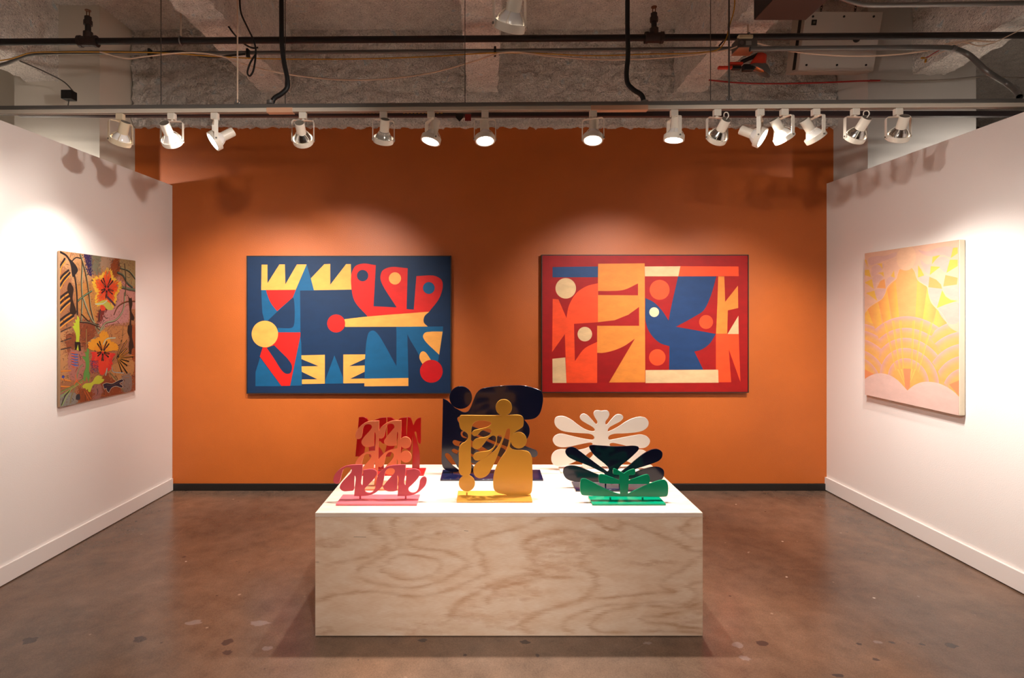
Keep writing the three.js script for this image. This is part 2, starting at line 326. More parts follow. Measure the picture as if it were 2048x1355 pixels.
function capsule(x0, y0, r0, x1, y1, r1) {
  const a = Math.atan2(y1 - y0, x1 - x0), o = [];
  for (let k = 0; k <= 10; k++) { const t = a + Math.PI / 2 + Math.PI * k / 10; o.push([x0 + r0 * Math.cos(t), y0 + r0 * Math.sin(t)]); }
  for (let k = 0; k <= 10; k++) { const t = a - Math.PI / 2 + Math.PI * k / 10; o.push([x1 + r1 * Math.cos(t), y1 + r1 * Math.sin(t)]); }
  return o;
}
// shapes traced in a crop of the photograph (corner x0, y0, zoom s), cut from a plate standing at depth d
function plate(crop, d, pieces, thick = 0.008) {
  const [x0, y0, s] = crop, W = ([x, y]) => { const p = at(x0 + x / s, y0 + y / s, d); return new THREE.Vector2(p.x, p.y); };
  return pieces.map(({ o, holes = [], raw }, i) => {
    const sh = new THREE.Shape((raw ? o : outline(o)).map(W));
    for (const h of holes) sh.holes.push(new THREE.Path(outline(h).map(W)));
    const tk = thick + i * 0.00024, g = new THREE.ExtrudeGeometry(sh, { depth: tk - 0.0012, bevelEnabled: true, bevelThickness: 0.0006, bevelSize: 0.0006, bevelSegments: 1, steps: 1 });
    g.translate(0, 0, -d - tk / 2 + 0.0006); return g;
  });
}
const BASE_T = 0.009;
function sculpture(label, cat, mats, base, crop, d, pieces, pins, plateThick) {
  const t = thing('cutout_sculpture', label, 'sculpture', [0, 0, 0], 'cut-out sculptures on the plinth');
  const [bx0, bx1, zf, zb] = base;
  part('base_plate', rbox(bx0, bx1, TY, TY + BASE_T, zb, zf, 0.0015), mats[1], t);
  part('cutout_plate', plate(crop, d, pieces, plateThick), mats[0], t);
  for (const [px, py] of pins) { const p = at(px, py, d); part('pin', box(p.x - 0.0035, p.x + 0.0035, TY + BASE_T - 0.002, Math.max(p.y, TY + BASE_T + 0.006), -d - 0.0035, -d + 0.0035), mats[0], t); }
  return t;
}
const gloss = (r, g, b, rough = 0.26) => phys(new THREE.Color().setRGB(r, g, b), rough);
const pinkM = gloss(0.68, 0.1, 0.125), salmonM = gloss(0.82, 0.235, 0.1), redM = gloss(0.34, 0.004, 0.006, 0.18), navyM = gloss(0.005, 0.0065, 0.022, 0.12), yellowM = gloss(0.7, 0.32, 0.04, 0.3), greenM = gloss(0.0, 0.225, 0.105), whiteM = gloss(0.82, 0.73, 0.64, 0.4);
const bx = (px, d) => (px - CX) * d / F;

// pink, in front
const pinkShape = [[80, 490], [75, 440], [100, 350], [160, 270], [260, 195], [380, 153], [520, 140], [668, 138, 1], [660, 300], [635, 520], [648, 553], [672, 563, 1], [680, 400], [688, 248, 1], [760, 235], [870, 230], [940, 258], [962, 310], [920, 400], [800, 530], [720, 612], [708, 640], [722, 685], [765, 710], [830, 714], [890, 680], [930, 600], [960, 450], [1000, 330], [1060, 260], [1150, 190], [1260, 155], [1400, 142], [1550, 138, 1], [1545, 300], [1518, 500], [1530, 545], [1550, 563, 1], [1562, 420], [1568, 245, 1], [1640, 232], [1750, 225], [1830, 260], [1852, 310], [1800, 410], [1680, 540], [1612, 605], [1602, 640], [1620, 685], [1660, 708], [1710, 715], [1770, 690], [1810, 630], [1835, 530], [1850, 450], [1890, 400], [1935, 383], [1970, 410], [1978, 470], [1955, 550], [1880, 640], [1790, 710], [1700, 750], [1580, 770], [1388, 775, 1], [1400, 600], [1415, 420], [1402, 370], [1375, 345, 1], [1378, 500], [1368, 665, 1], [1290, 680], [1180, 675], [1110, 635], [1095, 590], [1130, 530], [1250, 390], [1325, 300], [1335, 258], [1310, 218], [1260, 205], [1200, 210], [1150, 250], [1120, 330], [1095, 460], [1060, 580], [990, 660], [900, 725], [800, 758], [680, 772], [500, 775, 1], [515, 600], [532, 400], [522, 370], [505, 345, 1], [495, 450], [488, 640], [470, 665, 1], [380, 674], [280, 675], [215, 630], [205, 590], [250, 500], [400, 340], [448, 275], [442, 218], [390, 190], [320, 198], [270, 240], [240, 330], [215, 440], [190, 500], [150, 525], [110, 515]];
sculpture('pink cut-out sculpture of swooping letter-like leaves on a glossy pink base', 'sculpture', [pinkM, gloss(0.78, 0.17, 0.2, 0.14)], [bx(672, 2.6), bx(834, 2.6), -2.594, -2.727], [660, 915, 10.24], 2.665, [{ o: pinkShape }], [[720.5, 991], [811.5, 991]]);
// salmon
const salOut = [[100, 350], [140, 270], [210, 200], [300, 150], [400, 138], [492, 135, 1], [492, 220], [494, 300, 1], [535, 240], [620, 175], [720, 135], [870, 128, 1], [868, 300], [862, 442, 1], [900, 415], [945, 405], [1005, 432], [1034, 500], [1008, 572], [945, 600], [890, 582], [862, 562, 1], [858, 640], [858, 690, 1], [900, 652], [950, 643], [1015, 675], [1043, 742], [1015, 810], [950, 840], [890, 815], [857, 785, 1], [855, 870], [850, 1000], [832, 1230, 1], [806, 1230, 1], [810, 900], [812, 810], [795, 775, 1], [785, 900], [768, 1000], [735, 1038], [680, 1045], [612, 1028], [582, 980], [605, 915], [680, 830], [742, 742], [742, 692], [700, 660], [650, 670], [610, 720], [590, 800], [565, 880], [520, 915], [478, 902, 1], [470, 1000], [442, 1230, 1], [414, 1230, 1], [425, 1000], [427, 855], [413, 815, 1], [405, 900], [390, 1000], [357, 1038], [302, 1045], [234, 1028], [204, 980], [227, 915], [302, 830], [362, 750], [360, 715], [330, 694], [285, 690], [240, 722], [212, 800], [190, 880], [150, 915], [105, 902], [95, 860], [130, 780], [200, 710], [290, 660], [428, 645, 1], [430, 600], [440, 400], [432, 340], [412, 315, 1], [410, 440], [408, 555, 1], [330, 572], [250, 567], [207, 525], [200, 480], [240, 410], [340, 300], [376, 240], [360, 202], [310, 187], [260, 200], [225, 250], [210, 350], [190, 420], [150, 440], [110, 432], [100, 390]];
const salHole = [[488, 425, 1], [480, 600], [479, 795, 1], [525, 740], [600, 670], [700, 622], [803, 606, 1], [808, 480], [815, 340], [799, 300, 1], [790, 400], [788, 548, 1], [720, 556], [640, 551], [592, 520], [580, 480], [620, 410], [720, 290], [756, 240], [740, 195], [690, 178], [640, 195], [612, 250], [592, 340], [570, 410], [530, 432]];
sculpture('salmon orange cut-out sculpture of stacked leaf strokes and two discs, standing behind the pink one', 'sculpture', [salmonM, gloss(0.86, 0.33, 0.16, 0.14)], [bx(722, 2.82), bx(806, 2.82), -2.812, -2.95], [700, 825, 8.469], 2.875, [{ o: salOut, holes: [salHole] }], [[750.5, 972], [796.6, 972]]);
// red
const redCrop = [700, 825, 8.469];
sculpture('dark red cut-out sculpture of upright slitted bars on a red base, behind the salmon one', 'sculpture', [redM, gloss(0.6, 0.012, 0.012)], [bx(716, 3.07), bx(848, 3.07), -3.06, -3.185], redCrop, 3.125, [
  { o: [[155, 75, 1], [230, 73], [290, 100], [308, 140], [312, 300], [280, 450], [252, 600], [235, 737, 1], [95, 735, 1], [122, 440]] },
  { o: [[325, 180], [440, 115], [520, 88], [615, 80, 1], [612, 520, 1], [560, 515], [500, 470], [485, 560], [520, 680], [470, 760], [330, 740, 1], [318, 500]] },
  { o: [[635, 78, 1], [700, 80], [740, 105], [800, 150], [810, 400], [760, 550], [695, 690], [680, 738, 1], [588, 738, 1], [602, 640], [630, 520]] },
  { o: [[825, 115], [900, 85], [962, 80, 1], [960, 390], [990, 430], [1035, 560], [1018, 640], [960, 610], [900, 600], [865, 680], [862, 780], [800, 780], [820, 500]] },
  { o: [[980, 75, 1], [1020, 78], [1048, 130], [1075, 208], [1108, 140], [1150, 95], [1202, 82, 1], [1200, 300], [1190, 522], [1162, 500], [1140, 420], [1122, 318], [1094, 318], [1135, 480], [1178, 700], [1178, 945, 1], [1054, 945, 1], [1064, 700], [1060, 380], [1030, 600], [990, 620], [968, 400]] },
  { o: [[478, 560, 1], [560, 690], [572, 945, 1], [480, 945, 1]] },
  { o: [[290, 152, 1], [350, 152, 1], [350, 182, 1], [290, 182, 1]] }, { o: [[596, 172, 1], [652, 172, 1], [652, 195, 1], [596, 195, 1]] }, { o: [[780, 150, 1], [842, 150, 1], [842, 200, 1], [780, 200, 1]] }, { o: [[945, 398, 1], [990, 398, 1], [990, 430, 1], [945, 430, 1]] },
], []);
// tall navy
const navyCrop = [875, 765, 6.773];
sculpture('tall navy blue cut-out sculpture with disc, rounded block and long fingers, tallest on the plinth', 'sculpture', [navyM, gloss(0.009, 0.01, 0.04, 0.1)], [bx(880.7, 2.976), bx(1086.5, 2.976), -2.97, -3.15], navyCrop, 3.08, [
  { o: [[75, 212, 1], [130, 240], [183, 285, 1], [250, 350], [380, 420], [440, 440], [320, 440], [268, 478], [300, 560], [370, 640], [322, 658], [314, 700], [340, 740], [430, 765], [410, 800], [310, 792], [230, 772], [204, 795], [225, 840], [330, 882], [310, 920], [222, 890], [190, 910], [212, 945], [320, 990], [310, 1080], [285, 1148], [230, 1060], [150, 953], [108, 953], [100, 985], [195, 1110], [290, 1190], [210, 1204], [92, 1162], [62, 1100], [60, 900], [70, 500]] },
  { o: circle(315, 198, 152, 64), raw: true },
  { o: [[250, 345, 1], [300, 375], [360, 400], [410, 390], [450, 330], [490, 230], [530, 140], [590, 85], [680, 62], [850, 42], [1000, 35], [1180, 40], [1320, 75], [1405, 118], [1427, 200], [1418, 300], [1380, 420], [1310, 480], [1165, 497], [1000, 500], [700, 500], [450, 500], [300, 460], [230, 400]] },
  { o: [[1140, 480], [1225, 565], [1248, 650], [1215, 750], [1120, 800], [1020, 720], [1000, 600], [1060, 490]] },
  { o: capsule(330, 575, 34, 1305, 955, 50), raw: true }, { o: capsule(370, 690, 30, 870, 945, 58), raw: true }, { o: capsule(330, 835, 30, 725, 1065, 48), raw: true }, { o: capsule(300, 960, 30, 560, 1085, 36), raw: true },
  { o: [[430, 1090], [480, 1125], [498, 1160], [485, 1195], [420, 1212], [330, 1208], [290, 1190], [330, 1110]] },
], [[905, 942], [938, 942]]);
// yellow
sculpture('mustard yellow cut-out figure with round heads and dripping teardrops on a yellow base', 'sculpture', [yellowM, gloss(0.76, 0.38, 0.06, 0.14)], [bx(913.3, 2.643), bx(1064.5, 2.643), -2.636, -2.783], [905, 790, 6.159], 2.715, [
  { o: [[85, 280], [100, 248], [130, 246], [400, 248], [600, 247], [660, 247], [830, 246], [865, 268], [874, 310], [866, 380], [830, 410], [775, 445], [733, 492, 1], [722, 540], [712, 590], [705, 625], [722, 655], [770, 672], [880, 680], [940, 700], [975, 760], [980, 850], [985, 1000], [982, 1120], [968, 1195], [940, 1216], [870, 1228], [740, 1235], [640, 1215], [560, 1195], [515, 1160], [502, 1090], [508, 990], [540, 880], [600, 770], [660, 680], [690, 600], [704, 520], [709, 430], [700, 408], [685, 406], [668, 420], [645, 490], [620, 560], [590, 640], [540, 770], [480, 900], [440, 970], [390, 1005], [330, 1017], [280, 990], [258, 930], [270, 870], [330, 810], [440, 740], [520, 680], [580, 600], [611, 520], [602, 492], [575, 483], [552, 500], [547, 540], [541, 590], [510, 650], [460, 710], [390, 770], [330, 797], [280, 795], [257, 765], [262, 730], [290, 708], [380, 692], [450, 680], [500, 645], [528, 590], [538, 530], [528, 503], [500, 492], [470, 505], [430, 535], [390, 590], [340, 645], [295, 662], [255, 640], [248, 595], [265, 555], [310, 530], [400, 515], [450, 495], [474, 462], [479, 432], [455, 408], [410, 410], [350, 440], [310, 482], [275, 500], [248, 485], [243, 460], [262, 435], [310, 420], [380, 405], [440, 385], [478, 352], [470, 330], [440, 318], [370, 308], [300, 315], [255, 345], [235, 400], [228, 500], [225, 700], [228, 880], [225, 940], [205, 978], [140, 988], [105, 978], [82, 940], [80, 800], [85, 640], [110, 600], [160, 570], [190, 530], [195, 490], [170, 455], [110, 420], [88, 370]] },
  { o: circle(632, 149, 99, 64), raw: true }, { o: circle(815, 552, 98, 64), raw: true }, { o: circle(177, 1080, 98, 64), raw: true },
], [[933.7, 984]]);
// white
const wlp = [1095, 815, 6.776];
sculpture('off-white cut-out sculpture of a spreading coral-like plant, at the back of the plinth', 'sculpture', [whiteM, whiteM], [bx(1121, 3.12), bx(1281, 3.12), -3.108, -3.215], wlp, 3.17, [
  { o: [[625, 75], [645, 40], [690, 35], [730, 42], [770, 37], [815, 42], [835, 80], [820, 130], [785, 180], [782, 215], [795, 228], [815, 215], [870, 150], [930, 95], [975, 88], [1015, 105], [1022, 135], [990, 175], [900, 225], [840, 260], [813, 300], [818, 320], [850, 310], [950, 260], [1050, 195], [1150, 145], [1260, 122], [1330, 140], [1365, 190], [1355, 250], [1300, 300], [1220, 325], [1050, 342], [900, 350], [835, 375], [818, 405], [835, 432], [900, 425], [1050, 395], [1180, 372], [1260, 362], [1340, 385], [1385, 440], [1370, 495], [1320, 535], [1240, 545], [1100, 520], [960, 485], [870, 472], [838, 490], [855, 525], [930, 550], [1060, 575], [1210, 567], [1290, 570], [1350, 605], [1392, 650], [1398, 710], [1365, 765], [1280, 785], [1200, 770], [1080, 722], [960, 655], [870, 605], [850, 625], [870, 680], [950, 730], [985, 770], [960, 808], [900, 815], [820, 800], [780, 780], [740, 785], [700, 780], [640, 800], [560, 815], [490, 810], [465, 775], [505, 740], [575, 685], [618, 628], [590, 592], [500, 650], [380, 720], [260, 770], [180, 785], [90, 770], [55, 720], [60, 640], [110, 580], [180, 560], [280, 565], [420, 570], [540, 540], [600, 510], [612, 484], [590, 468], [520, 475], [400, 500], [280, 525], [180, 530], [110, 505], [72, 440], [95, 385], [150, 355], [200, 352], [320, 380], [450, 410], [560, 430], [620, 430], [636, 405], [620, 375], [580, 352], [450, 340], [320, 330], [190, 305], [120, 255], [95, 195], [110, 135], [160, 112], [220, 115], [320, 160], [400, 220], [480, 275], [560, 310], [620, 318], [640, 310], [638, 285], [600, 250], [520, 205], [455, 160], [440, 125], [460, 90], [495, 80], [540, 100], [590, 150], [640, 205], [660, 222], [675, 210], [675, 180], [645, 130]] },
], [[1179, 935], [1228, 935]]);
// navy fan
sculpture('black-navy cut-out sculpture with flared centre and four paddle leaves, behind the green one', 'sculpture', [navyM, gloss(0.01, 0.01, 0.038, 0.08)], [bx(1151, 2.8), bx(1312, 2.8), -2.795, -2.932], wlp, 2.865, [
  { o: [[565, 525], [590, 507], [700, 510], [880, 522], [1050, 520], [1180, 515], [1230, 530], [1232, 560], [1180, 620], [1080, 710], [1000, 770], [960, 815], [955, 850], [985, 868], [1030, 840], [1100, 785], [1200, 700], [1320, 610], [1430, 560], [1500, 562], [1550, 600], [1550, 660], [1510, 710], [1420, 750], [1300, 790], [1180, 830], [1090, 875], [1075, 908], [1110, 912], [1200, 868], [1300, 830], [1420, 800], [1500, 800], [1560, 830], [1577, 880], [1560, 950], [1510, 990], [1430, 1003], [1300, 985], [1150, 965], [1050, 975], [980, 1000], [800, 1002], [720, 1000], [600, 998], [450, 1000], [330, 988], [250, 950], [212, 880], [225, 815], [290, 785], [370, 785], [460, 810], [560, 850], [680, 900], [765, 918], [775, 892], [700, 850], [600, 800], [480, 750], [350, 700], [270, 650], [243, 600], [260, 555], [310, 530], [370, 540], [440, 590], [560, 680], [680, 770], [780, 840], [815, 862], [832, 840], [825, 810], [780, 760], [680, 680], [600, 600]] },
], [[1211, 962], [1239, 962]]);
// green
sculpture('emerald green cut-out sculpture like a low winged plant on a green base', 'sculpture', [greenM, gloss(0.0, 0.3, 0.15, 0.14)], [bx(1184, 2.604), bx(1331, 2.604), -2.597, -2.705], wlp, 2.65, [
  { o: [[888, 850], [893, 826], [915, 824], [960, 848], [1035, 888, 1], [1085, 855], [1160, 827], [1182, 832], [1186, 850], [1186, 880], [1170, 901], [1100, 905, 1], [1100, 985, 1], [1180, 955], [1335, 903], [1365, 908], [1380, 935], [1382, 1000], [1362, 1026], [1320, 1028], [1095, 1028, 1], [1085, 1167, 1], [1200, 1110], [1400, 1020], [1560, 975], [1600, 985], [1625, 1030], [1627, 1160], [1612, 1192], [1570, 1200], [1300, 1198], [900, 1195], [520, 1183], [465, 1172], [446, 1130], [445, 1000], [462, 963], [505, 958], [600, 1000], [760, 1085], [900, 1145], [985, 1169, 1], [980, 1026, 1], [740, 1019], [702, 1008], [694, 980], [695, 925], [715, 900], [760, 903], [850, 935], [975, 979, 1], [972, 905, 1], [915, 902], [892, 893]] },
], [[1220.5, 994], [1285, 994]]);

// ---------------------------------------------------------------- paintings
const poly = (c, f, pts, col) => { c.fillStyle = col; c.beginPath(); pts.forEach((p, i) => { const [x, y] = f(...p); i ? c.lineTo(x, y) : c.moveTo(x, y); }); c.closePath(); c.fill(); };
const blob = (c, f, pts, col) => poly(c, f, outline(pts, 8), col);
const disc = (c, f, cx, cy, r, col) => poly(c, f, circle(cx, cy, r, 40), col);
function stroke(c, f, pts, w, col, smooth = true) {
  const q = pts.map((p) => f(...p)); c.strokeStyle = col; c.lineWidth = w; c.lineCap = 'round'; c.lineJoin = 'round'; c.beginPath();
  if (smooth && q.length > 2) { const cv = new THREE.CatmullRomCurve3(q.map(([x, y]) => V(x, y, 0)), false, 'centripetal'); cv.getPoints(q.length * 8).forEach((p, i) => i ? c.lineTo(p.x, p.y) : c.moveTo(p.x, p.y)); }
  else q.forEach((p, i) => i ? c.lineTo(...p) : c.moveTo(...p));
  c.stroke();
}
function brush(c, w, h, seed, amt) {   // uneven paint film
  const id = c.getImageData(0, 0, w, h), d = id.data;
  for (let y = 0; y < h; y++) for (let x = 0; x < w; x++) { const k = 1 + amt * (fbm(x * 0.006 + seed, y * 0.012, 3) + 0.35 * n2(x * 0.02 + seed, y * 0.25)), i = (y * w + x) * 4; d[i] = clamp8(d[i] * k); d[i + 1] = clamp8(d[i + 1] * k); d[i + 2] = clamp8(d[i + 2] * k); }
  c.putImageData(id, 0, 0);
}
const weave = dataTex(256, (u, v) => { const k = 128 + 40 * Math.sin(u * 2 * Math.PI * 64) * Math.sin(v * 2 * Math.PI * 64) + 30 * tile(u, v, 20, 2, 7); return [clamp8(k), clamp8(k), clamp8(k)]; }, false, 0.14);
function framed(label, x0, x1, y0, y1, tex, frameM) {
  const t = thing('framed_painting', label, 'painting'), zf = ZB + 0.042, b = 0.007;
  const g = box(x0 + b, x1 - b, y0 + b, y1 - b, ZB + 0.006, zf - 0.004);
  part('stretched_canvas', g, phys(0xffffff, 0.55, { map: tex, bumpMap: weave, bumpScale: 0.0004, specularIntensity: 0.55 }), t);
  for (const [a0, a1, c0, c1] of [[x0, x0 + b - 0.0008, y0, y1], [x1 - b + 0.0008, x1, y0, y1], [x0 + b - 0.0008, x1 - b + 0.0008, y1 - b + 0.0008, y1], [x0 + b - 0.0008, x1 - b + 0.0008, y0, y0 + b - 0.0008]]) part('frame_bar', box(a0, a1, c0, c1, ZB + 0.003, zf), frameM, t);
  return t;
}
const frameM = std(0x2c1c12, 0.55);
function texFit(c, x0, x1, y0, y1) { const t = canvasTex(c); t.repeat.set(1 / (x1 - x0), 1 / (y1 - y0)); t.offset.set(-x0 / (x1 - x0), -y0 / (y1 - y0)); return t; }
{   // blue painting; coordinates are those of a 4.37 times enlargement
  const W = 1536, H = 1034, c = canvas(W, H), g = c.getContext('2d'), f = (x, y) => [(x - 60) / 1778 * W, (y - 95) / 1192 * H];
  const navy = '#0c2746', teal = '#0a4e75', red = '#c21812', cream = '#db9645';
  g.fillStyle = navy; g.fillRect(0, 0, W, H);
  poly(g, f, [[188, 390], [525, 390], [525, 400], [528, 760], [330, 760], [330, 716], [455, 716], [470, 700], [472, 470], [462, 452], [245, 655], [215, 655], [198, 590], [192, 500]], teal);
  blob(g, f, [[462, 452, 1], [472, 478], [472, 690], [455, 716], [320, 718, 1], [240, 660, 1]], navy);
  blob(g, f, [[228, 390, 1], [488, 388, 1], [462, 455, 1], [325, 574, 1], [272, 505], [240, 430]], red);
  poly(g, f, [[190, 172], [242, 172], [242, 332], [345, 170], [393, 170], [397, 342], [497, 170], [582, 170], [487, 390], [187, 392]], cream);
  poly(g, f, [[582, 170], [648, 395], [487, 396]], teal);
  poly(g, f, [[618, 290], [735, 168], [787, 166], [787, 345], [925, 167], [966, 167], [971, 388], [645, 393]], cream);
  blob(g, f, [[1183, 176, 1], [1163, 532, 1], [1363, 541, 1], [1235, 335], [1222, 280], [1240, 225], [1310, 193], [1460, 203, 1], [1450, 556, 1], [1512, 560, 1], [1535, 271, 1], [1690, 268], [1750, 300], [1765, 350], [1735, 460], [1645, 580, 1], [1112, 620, 1], [1000, 490], [972, 380], [972, 250], [1005, 185], [1070, 163]], red);
  disc(g, f, 1068, 267, 49, navy); disc(g, f, 1349, 291, 53, cream); disc(g, f, 1643, 374, 51, teal);
  blob(g, f, [[910, 643, 1], [1112, 620], [1648, 578, 1], [1605, 620], [1600, 670], [1636, 708, 1], [915, 710, 1]], cream);
  disc(g, f, 838, 680, 78, red);
  poly(g, f, [[333, 757], [527, 757], [527, 800], [438, 1218], [362, 1220], [175, 965], [200, 885], [290, 860]], red);
  poly(g, f, [[527, 790], [535, 850], [541, 1216], [438, 1218]], teal);
  poly(g, f, [[177, 975], [362, 1221], [137, 1222], [138, 1100]], teal);
  blob(g, f, [[235, 890, 1], [300, 868, 1], [440, 1015], [455, 1060], [440, 1108], [405, 1114], [370, 1090], [300, 985]], navy);
  disc(g, f, 219, 771, 115, cream);
  poly(g, f, [[536, 955], [740, 950], [740, 1200], [541, 1203], [541, 1163], [675, 1162], [540, 1098], [538, 1050], [684, 1048], [537, 988]], cream);
  poly(g, f, [[823, 955], [745, 1165], [742, 1200], [900, 1198], [895, 1140]], teal);
  poly(g, f, [[900, 948], [1092, 947], [1090, 985], [952, 1048], [1088, 1042], [1085, 1098], [960, 1158], [1085, 1155], [1085, 1196], [900, 1197]], cream);
  blob(g, f, [[1085, 1156, 1], [1090, 960], [1108, 800], [1125, 755], [1160, 741], [1195, 765], [1362, 1048, 1], [1362, 710, 1], [1455, 708, 1], [1466, 1152, 1]], teal);
  poly(g, f, [[1083, 1157], [1466, 1150], [1466, 1220], [1083, 1223]], cream);
  blob(g, f, [[1360, 709, 1], [1767, 706, 1], [1765, 752, 1], [1722, 1015, 1], [1590, 1030, 1], [1545, 930], [1480, 820], [1453, 765, 1], [1362, 765, 1]], teal);
  blob(g, f, [[1763, 750, 1], [1733, 950, 1], [1610, 830], [1592, 790], [1610, 760], [1660, 751]], cream);
  blob(g, f, [[1665, 1000, 1], [1590, 1035, 1], [1562, 980], [1570, 935], [1592, 920], [1615, 930]], cream);
  disc(g, f, 1665, 1093, 99, '#b80d14');
  brush(g, W, H, 3, 0.05);
  const x0 = -1.890, x1 = -0.264, y0 = 0.779, y1 = 1.875;
  framed('large blue abstract painting with red, cream and teal cut shapes in a thin dark frame', x0, x1, y0, y1, texFit(c, x0, x1, y0, y1), frameM);
}
{   // red painting
  const W = 1536, H = 1034, c = canvas(W, H), g = c.getContext('2d'), f = (x, y) => [(x - 68) / 1792 * W, (y - 88) / 1194 * H];
  const red = '#920b0b', orange = '#e2461d', amber = '#d07c30', sand = '#cdac80', blue = '#173560';
  g.fillStyle = red; g.fillRect(0, 0, W, H);
  poly(g, f, [[164, 195], [556, 190], [556, 283], [164, 284]], '#1d3c68');
  disc(g, f, 278, 379, 89, sand);
  blob(g, f, [[165, 470, 1], [215, 474, 1], [284, 635, 1], [305, 530], [370, 420], [460, 360], [556, 335, 1], [556, 672, 1], [350, 686, 1], [357, 1008, 1], [440, 900], [550, 842, 1], [550, 1197, 1], [284, 1197, 1], [270, 775, 1], [160, 930, 1]], orange);
  poly(g, f, [[162, 988], [274, 977], [284, 1197], [164, 1197]], sand);
  disc(g, f, 443, 775, 63, sand);
  poly(g, f, [[558, 166], [961, 163], [966, 1192], [652, 1193], [875, 815], [840, 840], [700, 912], [600, 937], [550, 937], [550, 703], [912, 703], [912, 540], [903, 440], [556, 437]], amber);
  blob(g, f, [[558, 402, 1], [660, 402], [780, 392], [903, 337, 1], [903, 440, 1], [558, 437, 1]], '#960f0e');
  blob(g, f, [[552, 672, 1], [700, 655], [820, 605], [912, 540, 1], [912, 703, 1], [552, 703, 1]], '#940d0d');
  poly(g, f, [[556, 437], [903, 440], [912, 540], [820, 607], [700, 655], [556, 672]], amber);
  blob(g, f, [[550, 703, 1], [912, 703, 1], [875, 815, 1], [780, 880], [680, 920], [600, 937], [550, 937, 1]], amber);
  blob(g, f, [[550, 937, 1], [600, 937], [700, 915], [790, 875], [876, 814, 1], [652, 1193, 1], [550, 1197, 1]], '#8c0909');
  poly(g, f, [[961, 190], [1270, 188], [1252, 275], [963, 275]], sand);
  poly(g, f, [[1270, 188], [1773, 190], [1775, 273], [1252, 275]], orange);
  disc(g, f, 1090, 392, 86, orange);
  blob(g, f, [[1250, 276, 1], [1582, 276, 1], [1530, 450], [1470, 570], [1380, 630], [1232, 711, 1], [1577, 773, 1], [1520, 860], [1450, 910], [1390, 925, 1], [1468, 1083, 1], [1172, 1083, 1], [1175, 880, 1], [1090, 850], [1010, 770], [970, 670], [966, 463, 1], [1040, 500], [1110, 570], [1168, 657, 1], [1190, 540]], blue);
  disc(g, f, 1043, 585, 42, '#dfc298'); disc(g, f, 1492, 670, 60, orange); disc(g, f, 1070, 976, 71, orange);
  poly(g, f, [[968, 1086], [1597, 1082], [1600, 1195], [968, 1198]], sand);
  poly(g, f, [[1597, 276], [1650, 276], [1657, 495], [1768, 355], [1770, 549], [1680, 570], [1675, 772], [1578, 772], [1590, 500]], amber);
  poly(g, f, [[1772, 615], [1774, 774], [1677, 774]], sand);
  poly(g, f, [[1577, 773], [1774, 774], [1789, 1190], [1688, 905], [1709, 1190], [1601, 1192], [1597, 1083], [1577, 1083]], orange);
  brush(g, W, H, 9, 0.06);
  const x0 = 0.4526, x1 = 2.098, y0 = 0.787, y1 = 1.883;
  framed('large red abstract painting with a blue bird and orange shapes in a thin dark frame', x0, x1, y0, y1, texFit(c, x0, x1, y0, y1), frameM);
}
// a canvas hung on a side wall: near and far edge distances, wall function, thickness
function sideCanvas(label, side, zn, zf, y0, y1, t, tex, edgeM, bump) {
  const wallX = side < 0 ? XL : XR, g0 = thing('canvas_painting', label, 'painting');
  const w = zf - zn, ang = side < 0 ? Math.PI / 2 - 0.023 : -Math.PI / 2 + 0.006;
  const zm = -(zn + zf) / 2, xm = wallX(zm);
  g0.position.set(xm, 0, zm); g0.rotation.y = ang;
  const r = 0.006, face = rbox(-w / 2, w / 2, y0, y1, 0.003, t - 0.002, r, 3);
  part('canvas_wrap', face, edgeM, g0);
  const fg = new THREE.PlaneGeometry(w - 0.004, y1 - y0 - 0.004, 1, 1); fg.translate(0, (y0 + y1) / 2, t - 0.0012);
  const fb = box(-w / 2 + 0.002, w / 2 - 0.002, y0 + 0.002, y1 - 0.002, t - 0.006, t - 0.001);
  const uv = fb.attributes.uv, p = fb.attributes.position;
  for (let i = 0; i < uv.count; i++) uv.setXY(i, p.getX(i) / w + 0.5, (p.getY(i) - y0) / (y1 - y0));
  part('painted_face', fb, std(0xffffff, 0.62, { map: tex, ...(bump || {}) }), g0);
  return g0;
}
